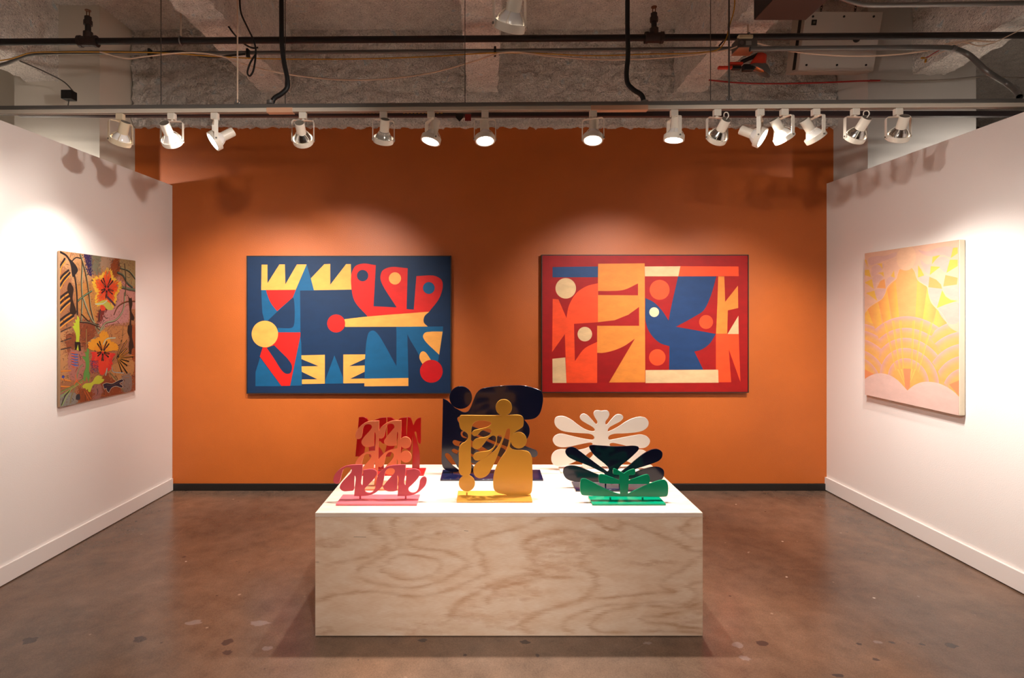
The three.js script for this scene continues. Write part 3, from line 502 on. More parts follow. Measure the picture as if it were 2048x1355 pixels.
// picture plane of a receding canvas: enlargement coordinates -> canvas pixels
function unproject(W, H, x0, x1, top0, top1, bot0, bot1, ratio, nearLeft) {
  return (x, y) => {
    const s = (x - x0) / (x1 - x0), q = nearLeft ? s : 1 - s, u0 = (1 / (1 - (1 - 1 / ratio) * q) - 1) / (ratio - 1), u = nearLeft ? u0 : 1 - u0;
    const tp = top0 + (top1 - top0) * s, bt = bot0 + (bot1 - bot0) * s; return [u * W, (y - tp) / (bt - tp) * H];
  };
}
{   // sunburst canvas on the right partition
  const W = 900, H = 1160, c = canvas(W, H), g = c.getContext('2d');
  const f4 = unproject(W, H, 95, 699, 150, 65, 1065, 1195, 1.245, false);
  const f6 = (x, y) => f4(64.5 + 0.4525 * x, 32.3 + 0.4525 * y), f7 = (x, y) => f4(64.5 + 0.4765 * x, 613.1 + 0.4765 * y);
  const lg = (fa, a, b, stops) => { const [x0, y0] = fa(...a), [x1, y1] = fa(...b), q = g.createLinearGradient(x0, y0, x1, y1); stops.forEach(([o, k]) => q.addColorStop(o, k)); return q; };
  g.fillStyle = '#eeb05e'; g.fillRect(0, 0, W, H);
  // rays: each runs from deep orange to yellow
  const rays = [[[-60, 1150], [110, 1060], [320, 1300]], [[110, 1060], [260, 960], [345, 1300]], [[260, 960], [385, 780], [450, 1260]], [[385, 780], [505, 640], [550, 1220]], [[815, 640], [955, 740], [885, 1240], [785, 1220]], [[955, 740], [1090, 1050], [1010, 1320], [885, 1240]], [[1090, 1050], [1240, 1260], [1010, 1330]]];
  for (const [i, r] of rays.entries()) { const a = r[0], b = r[1]; poly(g, f6, r.length === 3 ? [r[0], r[1], [r[2][0] + 60, r[2][1] + 500], [r[2][0] - 40, r[2][1] + 300]] : r, i < 4 ? lg(f6, [a[0], 1100], [b[0] + 40, 1100], [[0, '#ee9440'], [0.6, '#eeb046'], [1, '#f3c63c']]) : lg(f6, [a[0] - 60, 1000], [b[0], 1000], [[0, '#f3c940'], [0.45, '#f0b850'], [1, '#ec9a46']])); }
  // fans of arcs below, drawn back to front
  const pinkA = '#d7a795', arcs = (cx, cy, list, rx) => { for (const [r, w] of list) { const [X, Y] = f7(cx, cy), [X1] = f7(cx + r * rx, cy), [, Y1] = f7(cx, cy - r), RX = Math.abs(X1 - X), RY = Math.abs(Y - Y1); const q = g.createRadialGradient(0, 0, Math.max(0, 1 - w / r), 0, 0, 1); q.addColorStop(0, '#edb544'); q.addColorStop(0.5, '#e6b060'); q.addColorStop(0.9, '#d9a69c'); q.addColorStop(0.985, '#dbadb4'); q.addColorStop(1, '#ecc3a0'); g.save(); g.translate(X, Y); g.scale(RX, RY); g.fillStyle = q; g.beginPath(); g.arc(0, 0, 1, 0, 7); g.fill(); g.restore(); } };
  arcs(640, 745, [[862, 150], [705, 140], [570, 140]], 0.98);
  const within = (pts, draw) => { g.save(); g.beginPath(); pts.forEach((p, i) => { const [x, y] = f7(...p); i ? g.lineTo(x, y) : g.moveTo(x, y); }); g.closePath(); g.clip(); draw(); g.restore(); };
  within([[-100, -140], [180, -10], [240, 150], [300, 300], [250, 440], [310, 530], [350, 640], [350, 800], [-100, 800]], () => arcs(-50, 760, [[886, 130], [790, 130], [700, 130], [585, 140], [440, 120], [336, 110]], 1));
  within([[1500, -60], [1100, -60], [1000, 90], [940, 180], [1030, 270], [1100, 360], [1010, 440], [970, 500], [1040, 600], [1100, 750], [1340, 990], [1500, 990]], () => arcs(1480, 1000, [[1080, 170], [920, 170], [753, 170], [590, 170], [425, 170]], 1));
  arcs(640, 745, [[433, 140], [295, 130]], 0.98);
  // narrow light rays over the arcs
  for (const [a, b] of [[[325, -30], [520, 760]], [[430, -60], [560, 760]], [[530, -60], [590, 700]], [[740, -60], [690, 700]], [[850, -60], [740, 700]], [[985, -40], [770, 700]]]) {
    const dx = a[0] < 640 ? 34 : -34; poly(g, f7, [a, [a[0] + dx, a[1]], [b[0] + dx * 0.35, b[1]], b], 'rgba(246,196,62,0.55)'); stroke(g, f7, [a, b], 3, 'rgba(250,214,110,0.7)', false);
  }
  poly(g, f7, [[440, 640], [520, 590], [760, 600], [860, 740], [640, 890]], '#eab24c');
  for (const x of [500, 545, 690, 730]) poly(g, f7, [[x, 600], [x + 26, 596], [640, 880]], '#f3c955');
  poly(g, f7, [[585, 588], [685, 592], [672, 840], [638, 885], [610, 850]], '#e08a55');
  poly(g, f7, [[60, 600], [190, 665], [70, 740]], '#e98a4e'); poly(g, f7, [[1200, 800], [1340, 740], [1345, 970]], '#ea8a52');
  // pale mounds
  blob(g, f7, [[40, 760, 1], [100, 710], [200, 665], [290, 655], [400, 680], [500, 740], [590, 830], [640, 885, 1], [720, 820], [820, 775], [930, 765], [1060, 785], [1180, 840], [1280, 910], [1370, 1010, 1], [1380, 1400, 1], [40, 1200, 1]], '#e6cfc8');
  // cloud bank above
  blob(g, f6, [[40, 1190, 1], [85, 1100], [130, 1035], [220, 970], [310, 915], [360, 830], [385, 750], [450, 680], [515, 625], [535, 560], [560, 490], [600, 500], [645, 510], [700, 500], [745, 475], [780, 530], [800, 600], [830, 655], [900, 705], [955, 745], [975, 850], [1010, 960], [1085, 1050], [1160, 1120], [1210, 1200], [1240, 1265], [1290, 1330], [1420, 1400, 1], [1420, 20, 1], [40, 200, 1]], '#e4bda2');
  const lilac = '#d5b3ab';
  for (const p of [[[150, 320], [240, 300], [350, 300], [520, 250], [510, 300], [400, 350], [250, 400], [140, 430], [120, 340]], [[170, 470], [260, 420], [340, 410], [330, 480], [250, 540], [180, 590]], [[180, 620], [230, 570], [330, 600], [240, 690], [215, 770]], [[380, 640], [440, 590], [500, 610], [440, 670], [370, 760]], [[830, 220], [950, 240], [1100, 190], [1230, 170], [1380, 190], [1310, 260], [1280, 320], [1180, 290], [1000, 310], [860, 260]], [[1050, 400], [1150, 320], [1270, 360], [1220, 540], [1120, 460]], [[860, 360], [940, 420], [1010, 420], [985, 560], [920, 520]], [[840, 600], [900, 580], [980, 600], [960, 730], [880, 680]], [[970, 750], [1080, 740], [1160, 770], [1100, 1020], [1030, 960]], [[1180, 740], [1300, 735], [1385, 720], [1385, 930], [1280, 900], [1200, 830]], [[1110, 1050], [1250, 990], [1385, 960], [1385, 1250], [1250, 1260]], [[215, 790], [290, 770], [370, 770], [350, 850], [300, 920], [240, 900]]]) blob(g, f6, p, lilac);
  const yel = '#edc13c', org = '#eda04e';
  for (const [p, k] of [[[[60, 350], [95, 355], [120, 465]], yel], [[[65, 500], [130, 495], [160, 605], [70, 570]], yel], [[[240, 415], [315, 405], [322, 495], [290, 440]], yel], [[[255, 545], [335, 530], [342, 600], [300, 560]], yel], [[[438, 590], [485, 505], [495, 615]], yel], [[[65, 680], [170, 630], [200, 770], [100, 700]], yel], [[[240, 755], [290, 660], [350, 628], [368, 765]], org], [[[85, 830], [205, 795], [245, 940], [150, 870]], yel], [[[825, 435], [870, 500], [910, 580], [825, 610]], yel], [[[1030, 315], [1140, 292], [1080, 350], [1020, 420]], yel], [[[1005, 450], [1140, 460], [1060, 520], [990, 575]], yel], [[[985, 600], [1080, 640], [1150, 710], [1165, 770], [970, 748]], org], [[[1320, 190], [1385, 185], [1385, 270], [1285, 335]], yel], [[[1275, 360], [1385, 360], [1385, 450], [1225, 545]], yel], [[[1212, 575], [1385, 615], [1375, 710], [1180, 738]], org], [[[1165, 790], [1215, 880], [1290, 930], [1385, 940], [1220, 990], [1090, 1045]], yel]]) poly(g, f6, p, k);
  stroke(g, f6, [[85, 1100], [130, 1035], [220, 970], [310, 915], [360, 830], [385, 750], [450, 680], [515, 625], [535, 560], [560, 490]], 4, '#f0d0b0'); stroke(g, f6, [[745, 475], [780, 530], [800, 600], [830, 655], [900, 705], [955, 745], [975, 850], [1010, 960], [1085, 1050], [1160, 1120], [1240, 1265]], 4, '#f0d0b0');
  { const [X, Y] = f6(655, 330), [X1] = f6(795, 330), [, Y1] = f6(655, 505); g.save(); g.translate(X, Y); g.scale(X1 - X, Y1 - Y); g.fillStyle = '#edc8a2'; g.beginPath(); g.arc(0, 0, 1, 0, 7); g.fill(); g.restore(); }
  g.globalCompositeOperation = 'multiply'; g.fillStyle = '#e6dcda'; g.fillRect(0, 0, W, H); g.globalCompositeOperation = 'source-over'; g.fillStyle = 'rgba(216,172,148,0.24)'; g.fillRect(0, 0, W, H);
  brush(g, W, H, 21, 0.03);
  sideCanvas('pale sunburst painting with yellow rays, arcs and pink clouds on unframed canvas', 1, 3.224, 4.017, 0.842, 1.848, 0.042, canvasTex(c), std(0xdfd0b8, 0.8, { bumpMap: weave, bumpScale: 0.002 }), { bumpMap: null });
}
{   // flower and hand collage on the left partition
  const W = 900, H = 1200, c = canvas(W, H), g = c.getContext('2d'), r = rng(404);
  const f = unproject(W, H, 108, 662, 85, 152, 1215, 1095, 1.206, true);
  const fA = (x, y) => { const px = 110 + x / 7.971, py = 490 + y / 7.971; return f((px - 90) * 3.662, (py - 480) * 3.662); }, fB = (x, y) => { const px = 110 + x / 7.743, py = 650 + y / 7.743; return f((px - 90) * 3.662, (py - 480) * 3.662); };
  g.fillStyle = '#a8714a'; g.fillRect(0, 0, W, H);
  const blot = (fn, pts, col) => {   // a patch with dry-brush edges
    const q = outline(pts.map(([x, y]) => [x + (r() - 0.5) * 14, y + (r() - 0.5) * 14]), 14); poly(g, fn, q, col);
    g.strokeStyle = col; for (const [x, y] of q) for (let k = 0; k < 3; k++) { const [X, Y] = fn(x + (r() - 0.5) * 60, y + (r() - 0.5) * 60), a = r() * 6.3, l = 5 + r() * 14; g.lineWidth = 2 + r() * 6; g.beginPath(); g.moveTo(X, Y); g.lineTo(X + Math.cos(a) * l, Y + Math.sin(a) * l); g.stroke(); }
  };
  blot(fA, [[80, 90], [470, 140], [480, 330], [330, 640], [200, 420], [70, 250]], '#cf9d6c');
  blot(fA, [[300, 300], [560, 350], [560, 600], [330, 640]], '#c99660'); blot(fA, [[340, 650], [560, 620], [720, 900], [700, 1180], [600, 1200], [400, 1120]], '#c48844');
  blot(fA, [[470, 140], [610, 160], [590, 350], [560, 470], [500, 340]], '#2c2158'); blot(fA, [[600, 165], [770, 185], [740, 370], [660, 450], [610, 420]], '#77765f');
  blot(fA, [[760, 185], [970, 210], [930, 340], [740, 380]], '#a98d72'); blot(fA, [[970, 210], [1060, 225], [1050, 380], [960, 480], [880, 420]], '#93461a'); blot(fA, [[1050, 225], [1280, 245], [1285, 660], [1150, 560], [1050, 380]], '#ab9a68');
  blot(fA, [[1000, 560], [1270, 740], [1280, 1000], [1060, 1000], [930, 900], [1010, 700]], '#c98c80'); blot(fA, [[700, 1040], [930, 1040], [960, 1220], [720, 1280]], '#7b2c26'); blot(fA, [[930, 900], [1170, 1010], [1140, 1220], [960, 1240], [720, 1300], [760, 1180]], '#c58d88');
  blot(fA, [[390, 1210], [600, 1240], [640, 1355], [380, 1355]], '#8b4527'); blot(fB, [[380, 40], [590, 30], [600, 160], [520, 340], [420, 320], [400, 200]], '#8c4526'); blot(fB, [[780, 40], [1130, 40], [1100, 220], [960, 300], [760, 130]], '#c28750'); blot(fB, [[1190, 30], [1250, 30], [1250, 990], [1160, 1000], [1180, 500]], '#98471f');
  blot(fB, [[90, 120], [240, 100], [200, 500], [190, 830], [90, 820]], '#c48f5c'); blot(fB, [[180, 140], [320, 150], [260, 520], [210, 500]], '#8d4a2a'); blot(fB, [[230, 400], [440, 420], [430, 780], [250, 820]], '#b6776a'); blot(fB, [[690, 830], [860, 720], [1170, 850], [1170, 1010], [820, 1080], [560, 1120]], '#8f431f'); blot(fB, [[540, 880], [700, 900], [690, 1110], [560, 1130]], '#a06a62'); blot(fB, [[380, 980], [560, 1010], [560, 1140], [370, 1170]], '#93451d'); blot(fB, [[80, 1060], [300, 1040], [310, 1200], [90, 1245]], '#8e928a'); blot(fB, [[860, 640], [1200, 540], [1190, 760], [900, 830]], '#c08950'); blot(fB, [[1040, 780], [1170, 780], [1160, 1010], [1060, 1020]], '#86766d');
  const pal = ['#6a2f20', '#cf9f70', '#a56a56', '#43201a', '#b97f3c', '#8a4a34', '#bd8478', '#5c5a46', '#2c2430'];
  for (let k = 0; k < 9000; k++) { const x = r() * W, y = r() * H, a = fbm(x * 0.008, y * 0.008, 2) * 5, l = 4 + r() * 16; if (fbm(x * 0.012 + 9, y * 0.012, 2) < -0.15) continue; g.strokeStyle = pal[(r() * pal.length) | 0]; g.globalAlpha = 0.55; g.lineWidth = 1 + r() * 2.4; g.beginPath(); g.moveTo(x, y); g.lineTo(x + Math.cos(a) * l, y + Math.sin(a) * l); g.stroke(); }
  g.globalAlpha = 1;
  const S = (fn, pts, w, col) => stroke(g, fn, pts, w, col);
  // striped wing at the near edge
  S(fA, [[80, 130], [180, 190], [260, 330], [310, 520], [340, 760], [350, 1100]], 16, '#20191a'); blob(g, fA, [[200, 220], [290, 290], [360, 410], [320, 480], [280, 520], [240, 320]], '#221d20'); S(fA, [[255, 280], [330, 215], [400, 225]], 9, '#2a2326');
  for (const [y0, y1, x1] of [[450, 260, 150], [570, 440, 210], [680, 480, 230], [870, 760, 230], [950, 830, 240], [1060, 900, 250], [1220, 1100, 250], [1300, 1150, 290]]) { S(fA, [[75, y0 - 20], [x1 * 0.6, (y0 + y1) / 2 - 20], [x1, y1 - 25]], 17, '#241b1c'); S(fA, [[78, y0 + 24], [x1 * 0.6, (y0 + y1) / 2 + 20], [x1 + 8, y1 + 10]], 9, '#ef9d2b'); }
  for (const [y0, y1] of [[100, 30], [250, 200], [370, 340], [700, 690], [820, 850], [930, 940]]) S(fB, [[88, y0], [160, (y0 + y1) / 2], [240, y1]], 10, y0 > 600 ? '#e58b30' : '#4a3a34');
  blob(g, fA, [[225, 605], [260, 640], [290, 700], [275, 860], [335, 1080], [300, 1110], [240, 1090], [240, 880], [190, 700]], '#2b1a10');
  for (let k = 0; k < 150; k++) { const x = r() * W, y = r() * H, a = r() * 6.3, l = 14 + r() * 50, b = (r() - 0.5) * 1.6; g.strokeStyle = ['#2a1a16', '#5a2018', '#3a2a20', '#8a3a1c', '#24202c', '#b06a28'][(r() * 6) | 0]; g.lineWidth = 2 + r() * 4.5; g.globalAlpha = 0.75; g.beginPath(); g.moveTo(x, y); g.quadraticCurveTo(x + Math.cos(a + b) * l * 0.6, y + Math.sin(a + b) * l * 0.6, x + Math.cos(a) * l, y + Math.sin(a) * l); g.stroke(); }
  g.globalAlpha = 1;
  // branches
  for (const [p, w, col] of [[[[400, 170], [430, 260], [420, 620], [430, 860], [415, 1200]], 10, '#6f7355'], [[[430, 260], [490, 480], [540, 800], [560, 980], [620, 1230]], 9, '#5d4a2c'], [[[440, 830], [500, 1000], [580, 1180], [700, 1330]], 10, '#8f9474'], [[[360, 890], [460, 810], [580, 735]], 10, '#3c6a4a'], [[[720, 1340], [800, 1240], [960, 1190], [1060, 1080], [1100, 960], [1110, 760]], 12, '#9c9a74'], [[[420, 1100], [560, 1230], [690, 1260]], 6, '#3c2c22'], [[[700, 1190], [720, 1020]], 6, '#3c2c22'], [[[1000, 440], [1080, 480], [1150, 600], [1230, 670]], 17, '#3f5548'], [[[1040, 370], [1180, 420], [1280, 540]], 8, '#3f5a48'], [[[1040, 660], [1150, 690], [1280, 715]], 22, '#5d6c5a'], [[[1110, 300], [1130, 560], [1120, 800]], 7, '#6a5a38'], [[[940, 1100], [1000, 980], [1130, 900], [1280, 890]], 7, '#8a4a20'], [[[390, 1220], [520, 1230], [690, 1290]], 8, '#4a2a20']]) { S(fA, p.map(([x, y]) => [x - 4, y + 5]), w + 5, '#33261c'); S(fA, p, w, col); if (w > 7) S(fA, p.map(([x, y]) => [x + 7, y - 6]), 2.5, '#b6cfa8'); }
  for (const [p, w, col] of [[[[480, 60], [480, 340]], 7, '#a08a50'], [[[500, 270], [620, 180]], 12, '#8e8468'], [[[620, 20], [660, 110], [760, 180]], 9, '#7d8460'], [[[660, 120], [760, 30]], 12, '#9a9a78'], [[[1050, 20], [1040, 200]], 5, '#5a4a30'], [[[420, 600], [360, 680], [330, 800]], 12, '#8b9068'], [[[850, 730], [940, 830], [1060, 1010]], 12, '#7a7048'], [[[90, 1010], [260, 930], [440, 810]], 8, '#6d9a4a'], [[[90, 1090], [200, 1000], [420, 860]], 7, '#8dbb55'], [[[95, 1215], [150, 1080], [230, 990]], 9, '#2c3a24'], [[[100, 1225], [170, 1100], [250, 960]], 5, '#a5d15a'], [[[230, 1180], [250, 1080], [300, 960]], 14, '#8a8058'], [[[450, 1010], [520, 1150]], 6, '#d0682a'], [[[480, 1000], [550, 1120]], 5, '#e07a30']]) S(fB, p, w, col);
  // fern of orange-edged blades behind the lower flower
  for (let k = 0; k < 9; k++) { const a = -1.2 + k * 0.3, L = 200 + 40 * Math.sin(k * 2); const e = [960 + Math.cos(a) * L, 480 + Math.sin(a) * L * 1.3]; S(fB, [[960, 500], e], 20, '#1d1510'); S(fB, [[965, 494], [e[0] + 10, e[1] - 14]], 5, '#f0a735'); S(fB, [[955, 512], [e[0] - 10, e[1] + 14]], 4, '#e8952a'); }
  // flowers
  function flower(fn, cx, cy, R, petals, dark) {
    for (const [a0, a1, cols, sc] of petals) for (let k = 0; k < 900; k++) { const a = a0 + (a1 - a0) * r(), q = Math.pow(r(), 0.6), l = R * sc * q * (0.84 + 0.16 * Math.cos(a * 5 + 1)); const x = cx + Math.cos(a) * l * 0.95, y = cy + Math.sin(a) * l * 1.28; g.strokeStyle = cols[Math.min(cols.length - 1, (q * cols.length + (r() - 0.5) * 0.9) | 0)] || cols[0]; g.lineWidth = 4 + r() * 8; const [X, Y] = fn(x, y), [X2, Y2] = fn(x + Math.cos(a) * 26, y + Math.sin(a) * 34); g.beginPath(); g.moveTo(X, Y); g.lineTo(X2, Y2); g.stroke(); }
    for (let k = 0; k < 5; k++) for (const o of [-0.16, 0.16]) { const a = k * 1.2566 + 0.35 + o; S(fn, [[cx + Math.cos(a) * R * 0.12, cy + Math.sin(a) * R * 0.15], [cx + Math.cos(a) * R * (0.42 + 0.14 * Math.sin(k * 5)), cy + Math.sin(a) * R * (0.66 + 0.1 * Math.sin(k * 5))]], 14, dark); S(fn, [[cx + Math.cos(a + 0.05) * R * 0.2, cy + Math.sin(a + 0.05) * R * 0.25], [cx + Math.cos(a + 0.05) * R * 0.4, cy + Math.sin(a + 0.05) * R * 0.46]], 4, '#d8662a'); }
  }
  flower(fA, 820, 700, 245, [[0, 6.28, ['#d42a14', '#e63c18', '#ee4a1c', '#f0641f', '#f2c23a'], 1]], '#3a0f16');
  blob(g, fA, [[760, 880], [830, 900], [920, 1020], [840, 1030], [760, 960], [650, 950]], '#c3c253'); blob(g, fA, [[720, 960], [770, 960], [800, 1030], [730, 1040]], '#e4452a'); S(fA, [[830, 830], [900, 900], [950, 960]], 20, '#4a2d44'); S(fA, [[640, 940], [760, 930], [830, 880]], 8, '#c6d6c8');
  flower(fB, 735, 405, 235, [[3.3, 6.2, ['#e88a1e', '#f09a22', '#f4a92c', '#f3a526'], 1], [0.1, 3.1, ['#e02a1e', '#ea3424', '#f04a2c', '#e52f2a'], 0.95]], '#2c1210');
  blob(g, fB, [[690, 560], [760, 560], [800, 650], [730, 760], [680, 720]], '#ee4028'); for (let k = 0; k < 260; k++) { const [X, Y] = fB(540 + r() * 120, 530 + r() * 200); g.fillStyle = ['#4a2a5a', '#7a2a3a', '#5a4a8a', '#c0392b'][(r() * 4) | 0]; g.fillRect(X, Y, 6, 5); }
  S(fB, [[740, 290], [790, 210], [930, 190]], 9, '#b9d2c0'); S(fB, [[800, 660], [780, 760]], 12, '#a8bab0'); S(fB, [[880, 640], [890, 700], [1060, 730]], 6, '#8fb6c6');
  // hands
  const hand = (fn, pts, col, edge) => { blob(g, fn, pts, col); if (edge) { const q = outline(pts, 6); stroke(g, fn, [...q, q[0]], 4, edge, false); } };
  const lime = '#c3d733';
  hand(fA, [[345, 1125, 1], [375, 1150], [385, 1300], [390, 1420], [380, 1500], [400, 1680, 1], [300, 1650, 1], [330, 1500], [320, 1400], [270, 1290, 1], [300, 1280], [280, 1230, 1], [320, 1240], [310, 1180, 1], [340, 1190]], lime);
  poly(g, fB, [[300, 255], [380, 255], [400, 390], [365, 395], [350, 290], [325, 380], [300, 370]], '#1a120e');
  hand(fB, [[490, 350, 1], [515, 360], [515, 480], [525, 560], [520, 700], [535, 760], [515, 870, 1], [480, 770, 1], [465, 850, 1], [440, 840], [440, 720], [470, 640], [460, 540], [420, 500, 1], [425, 470], [470, 480], [455, 400, 1], [480, 410]], '#5fa04a', '#7a8a3a');
  hand(fB, [[415, 930, 1], [460, 890], [560, 870], [620, 790], [660, 765], [740, 790, 1], [715, 805], [760, 825, 1], [745, 855], [680, 895], [600, 900], [570, 940], [540, 1020, 1], [510, 1010], [505, 970, 1], [480, 990, 1], [460, 960], [430, 960]], '#c8cf3c');
  hand(fB, [[735, 900, 1], [790, 880], [880, 890], [960, 850], [1040, 825], [1055, 850], [1000, 890], [1045, 930], [1030, 955], [940, 930], [870, 960], [830, 1030, 1], [800, 1000], [790, 960, 1], [760, 975, 1]], '#171833', '#d9d2b8');
  S(fB, [[800, 915], [900, 910], [1000, 870]], 5, '#4a3a30');
  hand(fA, [[1165, 815, 1], [1190, 850], [1215, 835, 1], [1230, 930], [1215, 1050], [1260, 1150], [1250, 1200, 1], [1215, 1190], [1225, 1355, 1], [1165, 1355, 1], [1195, 1150], [1180, 960]], '#1d1510', '#4a2f18');
  hand(fB, [[1130, 0, 1], [1190, 0, 1], [1190, 180], [1215, 340], [1190, 360], [1180, 440, 1], [1145, 440, 1], [1140, 300], [1155, 200], [1120, 100]], '#1d1510', '#4a2f18');
  for (let k = 0; k < 11; k++) S(fB, [[250, 415 + k * 20], [300 + 50 * (k % 2), 425 + k * 21], [270, 440 + k * 20]], 6, k % 2 ? '#4d6fc0' : '#ea5a24');
  S(fB, [[315, 760], [320, 840], [290, 910]], 7, '#ee6a2c'); S(fB, [[320, 840], [395, 910]], 7, '#ee6a2c'); S(fB, [[350, 830], [300, 880]], 6, '#ee6a2c');
  disc(g, fB, 120, 785, 22, '#2846a8'); blob(g, fB, [[330, 1060], [370, 1050], [380, 1130], [320, 1130]], '#2a3038');
  g.globalCompositeOperation = 'multiply'; g.fillStyle = '#dcd4d0'; g.fillRect(0, 0, W, H); g.globalCompositeOperation = 'source-over';
  const bumpT = canvasTex(c); bumpT.colorSpace = THREE.NoColorSpace;
  const wrap = std(0x9c7a5c, 0.85);
  sideCanvas('mixed-media collage canvas of orange flowers, branches and green hand shapes', -1, 3.335, 4.03, 0.87, 1.796, 0.024, canvasTex(c), wrap, { bumpMap: bumpT, bumpScale: 0.004 });
}

// ---------------------------------------------------------------- track lighting
const NX = 0.085, NEAR_UP = 0.05;          // near track: runs away from the camera, hung a little higher
const railZ = (x) => -3.001 + 0.0195 * x;
const railYaw = -Math.atan(0.0195);
function alongRail(g) { g.rotateY(railYaw); g.translate(0, 0, -3.001); return g; }
function railThing(name, label, zTo, x0, x1) {
  const t = thing(name, label, 'lighting track');
  part('strut', zTo(rbox(x0, x1, 2.522, 2.541, -0.021, 0.021, 0.002)), M.strut, t);
  part('track', zTo(rbox(x0, x1, 2.5, 2.5215, -0.018, 0.018, 0.002)), M.track, t);
  for (const z of [-0.008, 0.008]) part('slot', zTo(box(x0, x1, 2.4992, 2.5005, z - 0.003, z + 0.003)), M.dark, t);
  return t;
}
{
  const t = railThing('lighting_track', 'long cream lighting track under a grey strut, carrying the row of white spotlights', alongRail, -5.3, 5.3);
  for (const [a, b] of [[-1.16, -1.02], [0.56, 0.86]]) part('joiner', alongRail(rbox(a, b, 2.4965, 2.5225, -0.0195, 0.0195, 0.002)), std(0xd9a98a, 0.5), t);
  railThing('lighting_track', 'second lighting track overhead, running away from the room toward the single near spotlight', (g) => g.rotateY(Math.PI / 2).translate(NX, NEAR_UP, 0), -1.6, 1.98);
  const d = thing('steel_channel', 'dark steel channel behind the lighting track, with faint yellow printing', 'channel');
  part('channel', box(-2.75, 5.3, 2.588, 2.618, -3.36, -3.33), M.darkBar, d);
  for (const [a, b] of [[-0.9, -0.6], [-0.48, -0.25]]) for (let x = a; x < b; x += 0.022) part('yellow_mark', box(x, x + 0.013, 2.603, 2.612, -3.33, -3.3293), M.yellowWire, d);
}
const railLight = [];
function spotlight(label, x, z, aim, o = {}) {
  const t = thing('track_spotlight', label, 'spotlight', [x, 2.4995 + (o.up ?? 0), z], 'white track spotlights');
  const d = V(...aim).normalize(), hx = V(d.z, 0, -d.x); if (hx.length() < 0.05) hx.set(1, 0, 0); hx.normalize();
  const yaw = Math.atan2(-hx.z, hx.x), drop = -0.146;            // ring centre below the track
  const turnY = (g) => g.rotateY(yaw);
  const body = o.cream ? M.lampCream : M.lampWhite;
  part('adapter', rbox(-0.019, 0.019, -0.034, 0.0, -0.014, 0.014, 0.003), body, t);
  part('swivel', new THREE.CylinderGeometry(0.007, 0.007, 0.012, 12).translate(0, -0.038, 0), body, t);
  // yoke: flat strip bent to an upside-down U
  const R = 0.058, top = -0.041, bot = drop - 0.008, rr = 0.014, sh = new THREE.Shape();
  const out = [], inn = [], tk = 0.0024, arc = (cx, cy, r, a0, a1, list) => { for (let k = 0; k <= 6; k++) { const a = a0 + (a1 - a0) * k / 6; list.push([cx + r * Math.cos(a), cy + r * Math.sin(a)]); } };
  out.push([-R, bot]); arc(-R + rr, top - rr, rr, Math.PI, Math.PI / 2, out); arc(R - rr, top - rr, rr, Math.PI / 2, 0, out); out.push([R, bot]);
  inn.push([R - tk, bot]); arc(R - rr, top - rr, rr - tk, 0, Math.PI / 2, inn); arc(-R + rr, top - rr, rr - tk, Math.PI / 2, Math.PI, inn); inn.push([-R + tk, bot]);
  [...out, ...inn].forEach(([a, b], i) => i ? sh.lineTo(a, b) : sh.moveTo(a, b));
  const yk = new THREE.ExtrudeGeometry(sh, { depth: 0.02, bevelEnabled: false }); yk.translate(0, 0, -0.01);
  const yoke = part('yoke', turnY(yk), body, t);
  for (const s of [-1, 1]) part('pivot_screw', turnY(new THREE.CylinderGeometry(0.0045, 0.0045, 0.006, 10).rotateZ(Math.PI / 2).translate(s * (R + 0.001), drop, 0)), M.capGrey, yoke);
  // head: axis along d, turned about the yoke's pivots
  const q = new THREE.Matrix4().makeBasis(hx, d.clone().negate(), hx.clone().cross(d.clone().negate())); q.setPosition(0, drop, 0);
  const H = (g) => g.applyMatrix4(q);
  part('ring', H(lathe([[0.0455, -0.014], [0.053, -0.014], [0.0535, -0.012], [0.0535, 0.011], [0.053, 0.013], [0.0505, 0.013], [0.0505, -0.006], [0.0455, -0.009], [0.0455, -0.014]], 36)), body, t);
  const bulb = part('bulb', H(lathe([[0.0, -0.004], [0.044, -0.004], [0.0455, 0.002], [0.043, 0.014], [0.034, 0.03], [0.025, 0.042], [0.022, 0.05], [0.0, 0.05]], 32)), o.bulb || M.bulbWhite, t);
  if (o.ribs) for (let k = 0; k < 28; k++) { const a = k / 28 * Math.PI * 2; part('cooling_fin', H(rod(V(Math.cos(a) * 0.0455, 0.006, Math.sin(a) * 0.0455), V(Math.cos(a) * 0.026, 0.042, Math.sin(a) * 0.026), 0.0014, 5)), body, t); }
  else for (let k = 0; k < 4; k++) { const a = k * Math.PI / 2 + 0.6, c = Math.cos(a), s = Math.sin(a); part('spider_arm', H(tube([[c * 0.051, 0.008, s * 0.051], [c * 0.043, 0.026, s * 0.043], [c * 0.026, 0.047, s * 0.026]], 0.0018, 10, 5)), body, t); }
  const socket = part('socket', H(lathe([[0.0235, 0.044], [0.0245, 0.046], [0.0245, 0.108], [0.023, 0.11]], 28)), body, t);
  part('socket_cap', H(lathe([[0.023, 0.1095], [0.021, 0.1075], [0.0, 0.1075]], 24)), M.capGrey, socket);
  if (o.tab) part('cord_loop', H(tube([[0.0, 0.1, 0.024], [0.004, 0.122, 0.036], [0.0, 0.136, 0.02], [-0.004, 0.128, 0.004], [0, 0.109, 0.0]], 0.0028, 20, 6)), body, t);
  const lens = part('lens', H(lathe([[0.0, -0.0105], [0.028, -0.0095], [0.0455, -0.0065]].reverse(), 32)), o.off ? M.bulbGlass : M.glow, bulb);
  lens.userData.label = o.off ? 'unlit lens' : 'glowing lens';
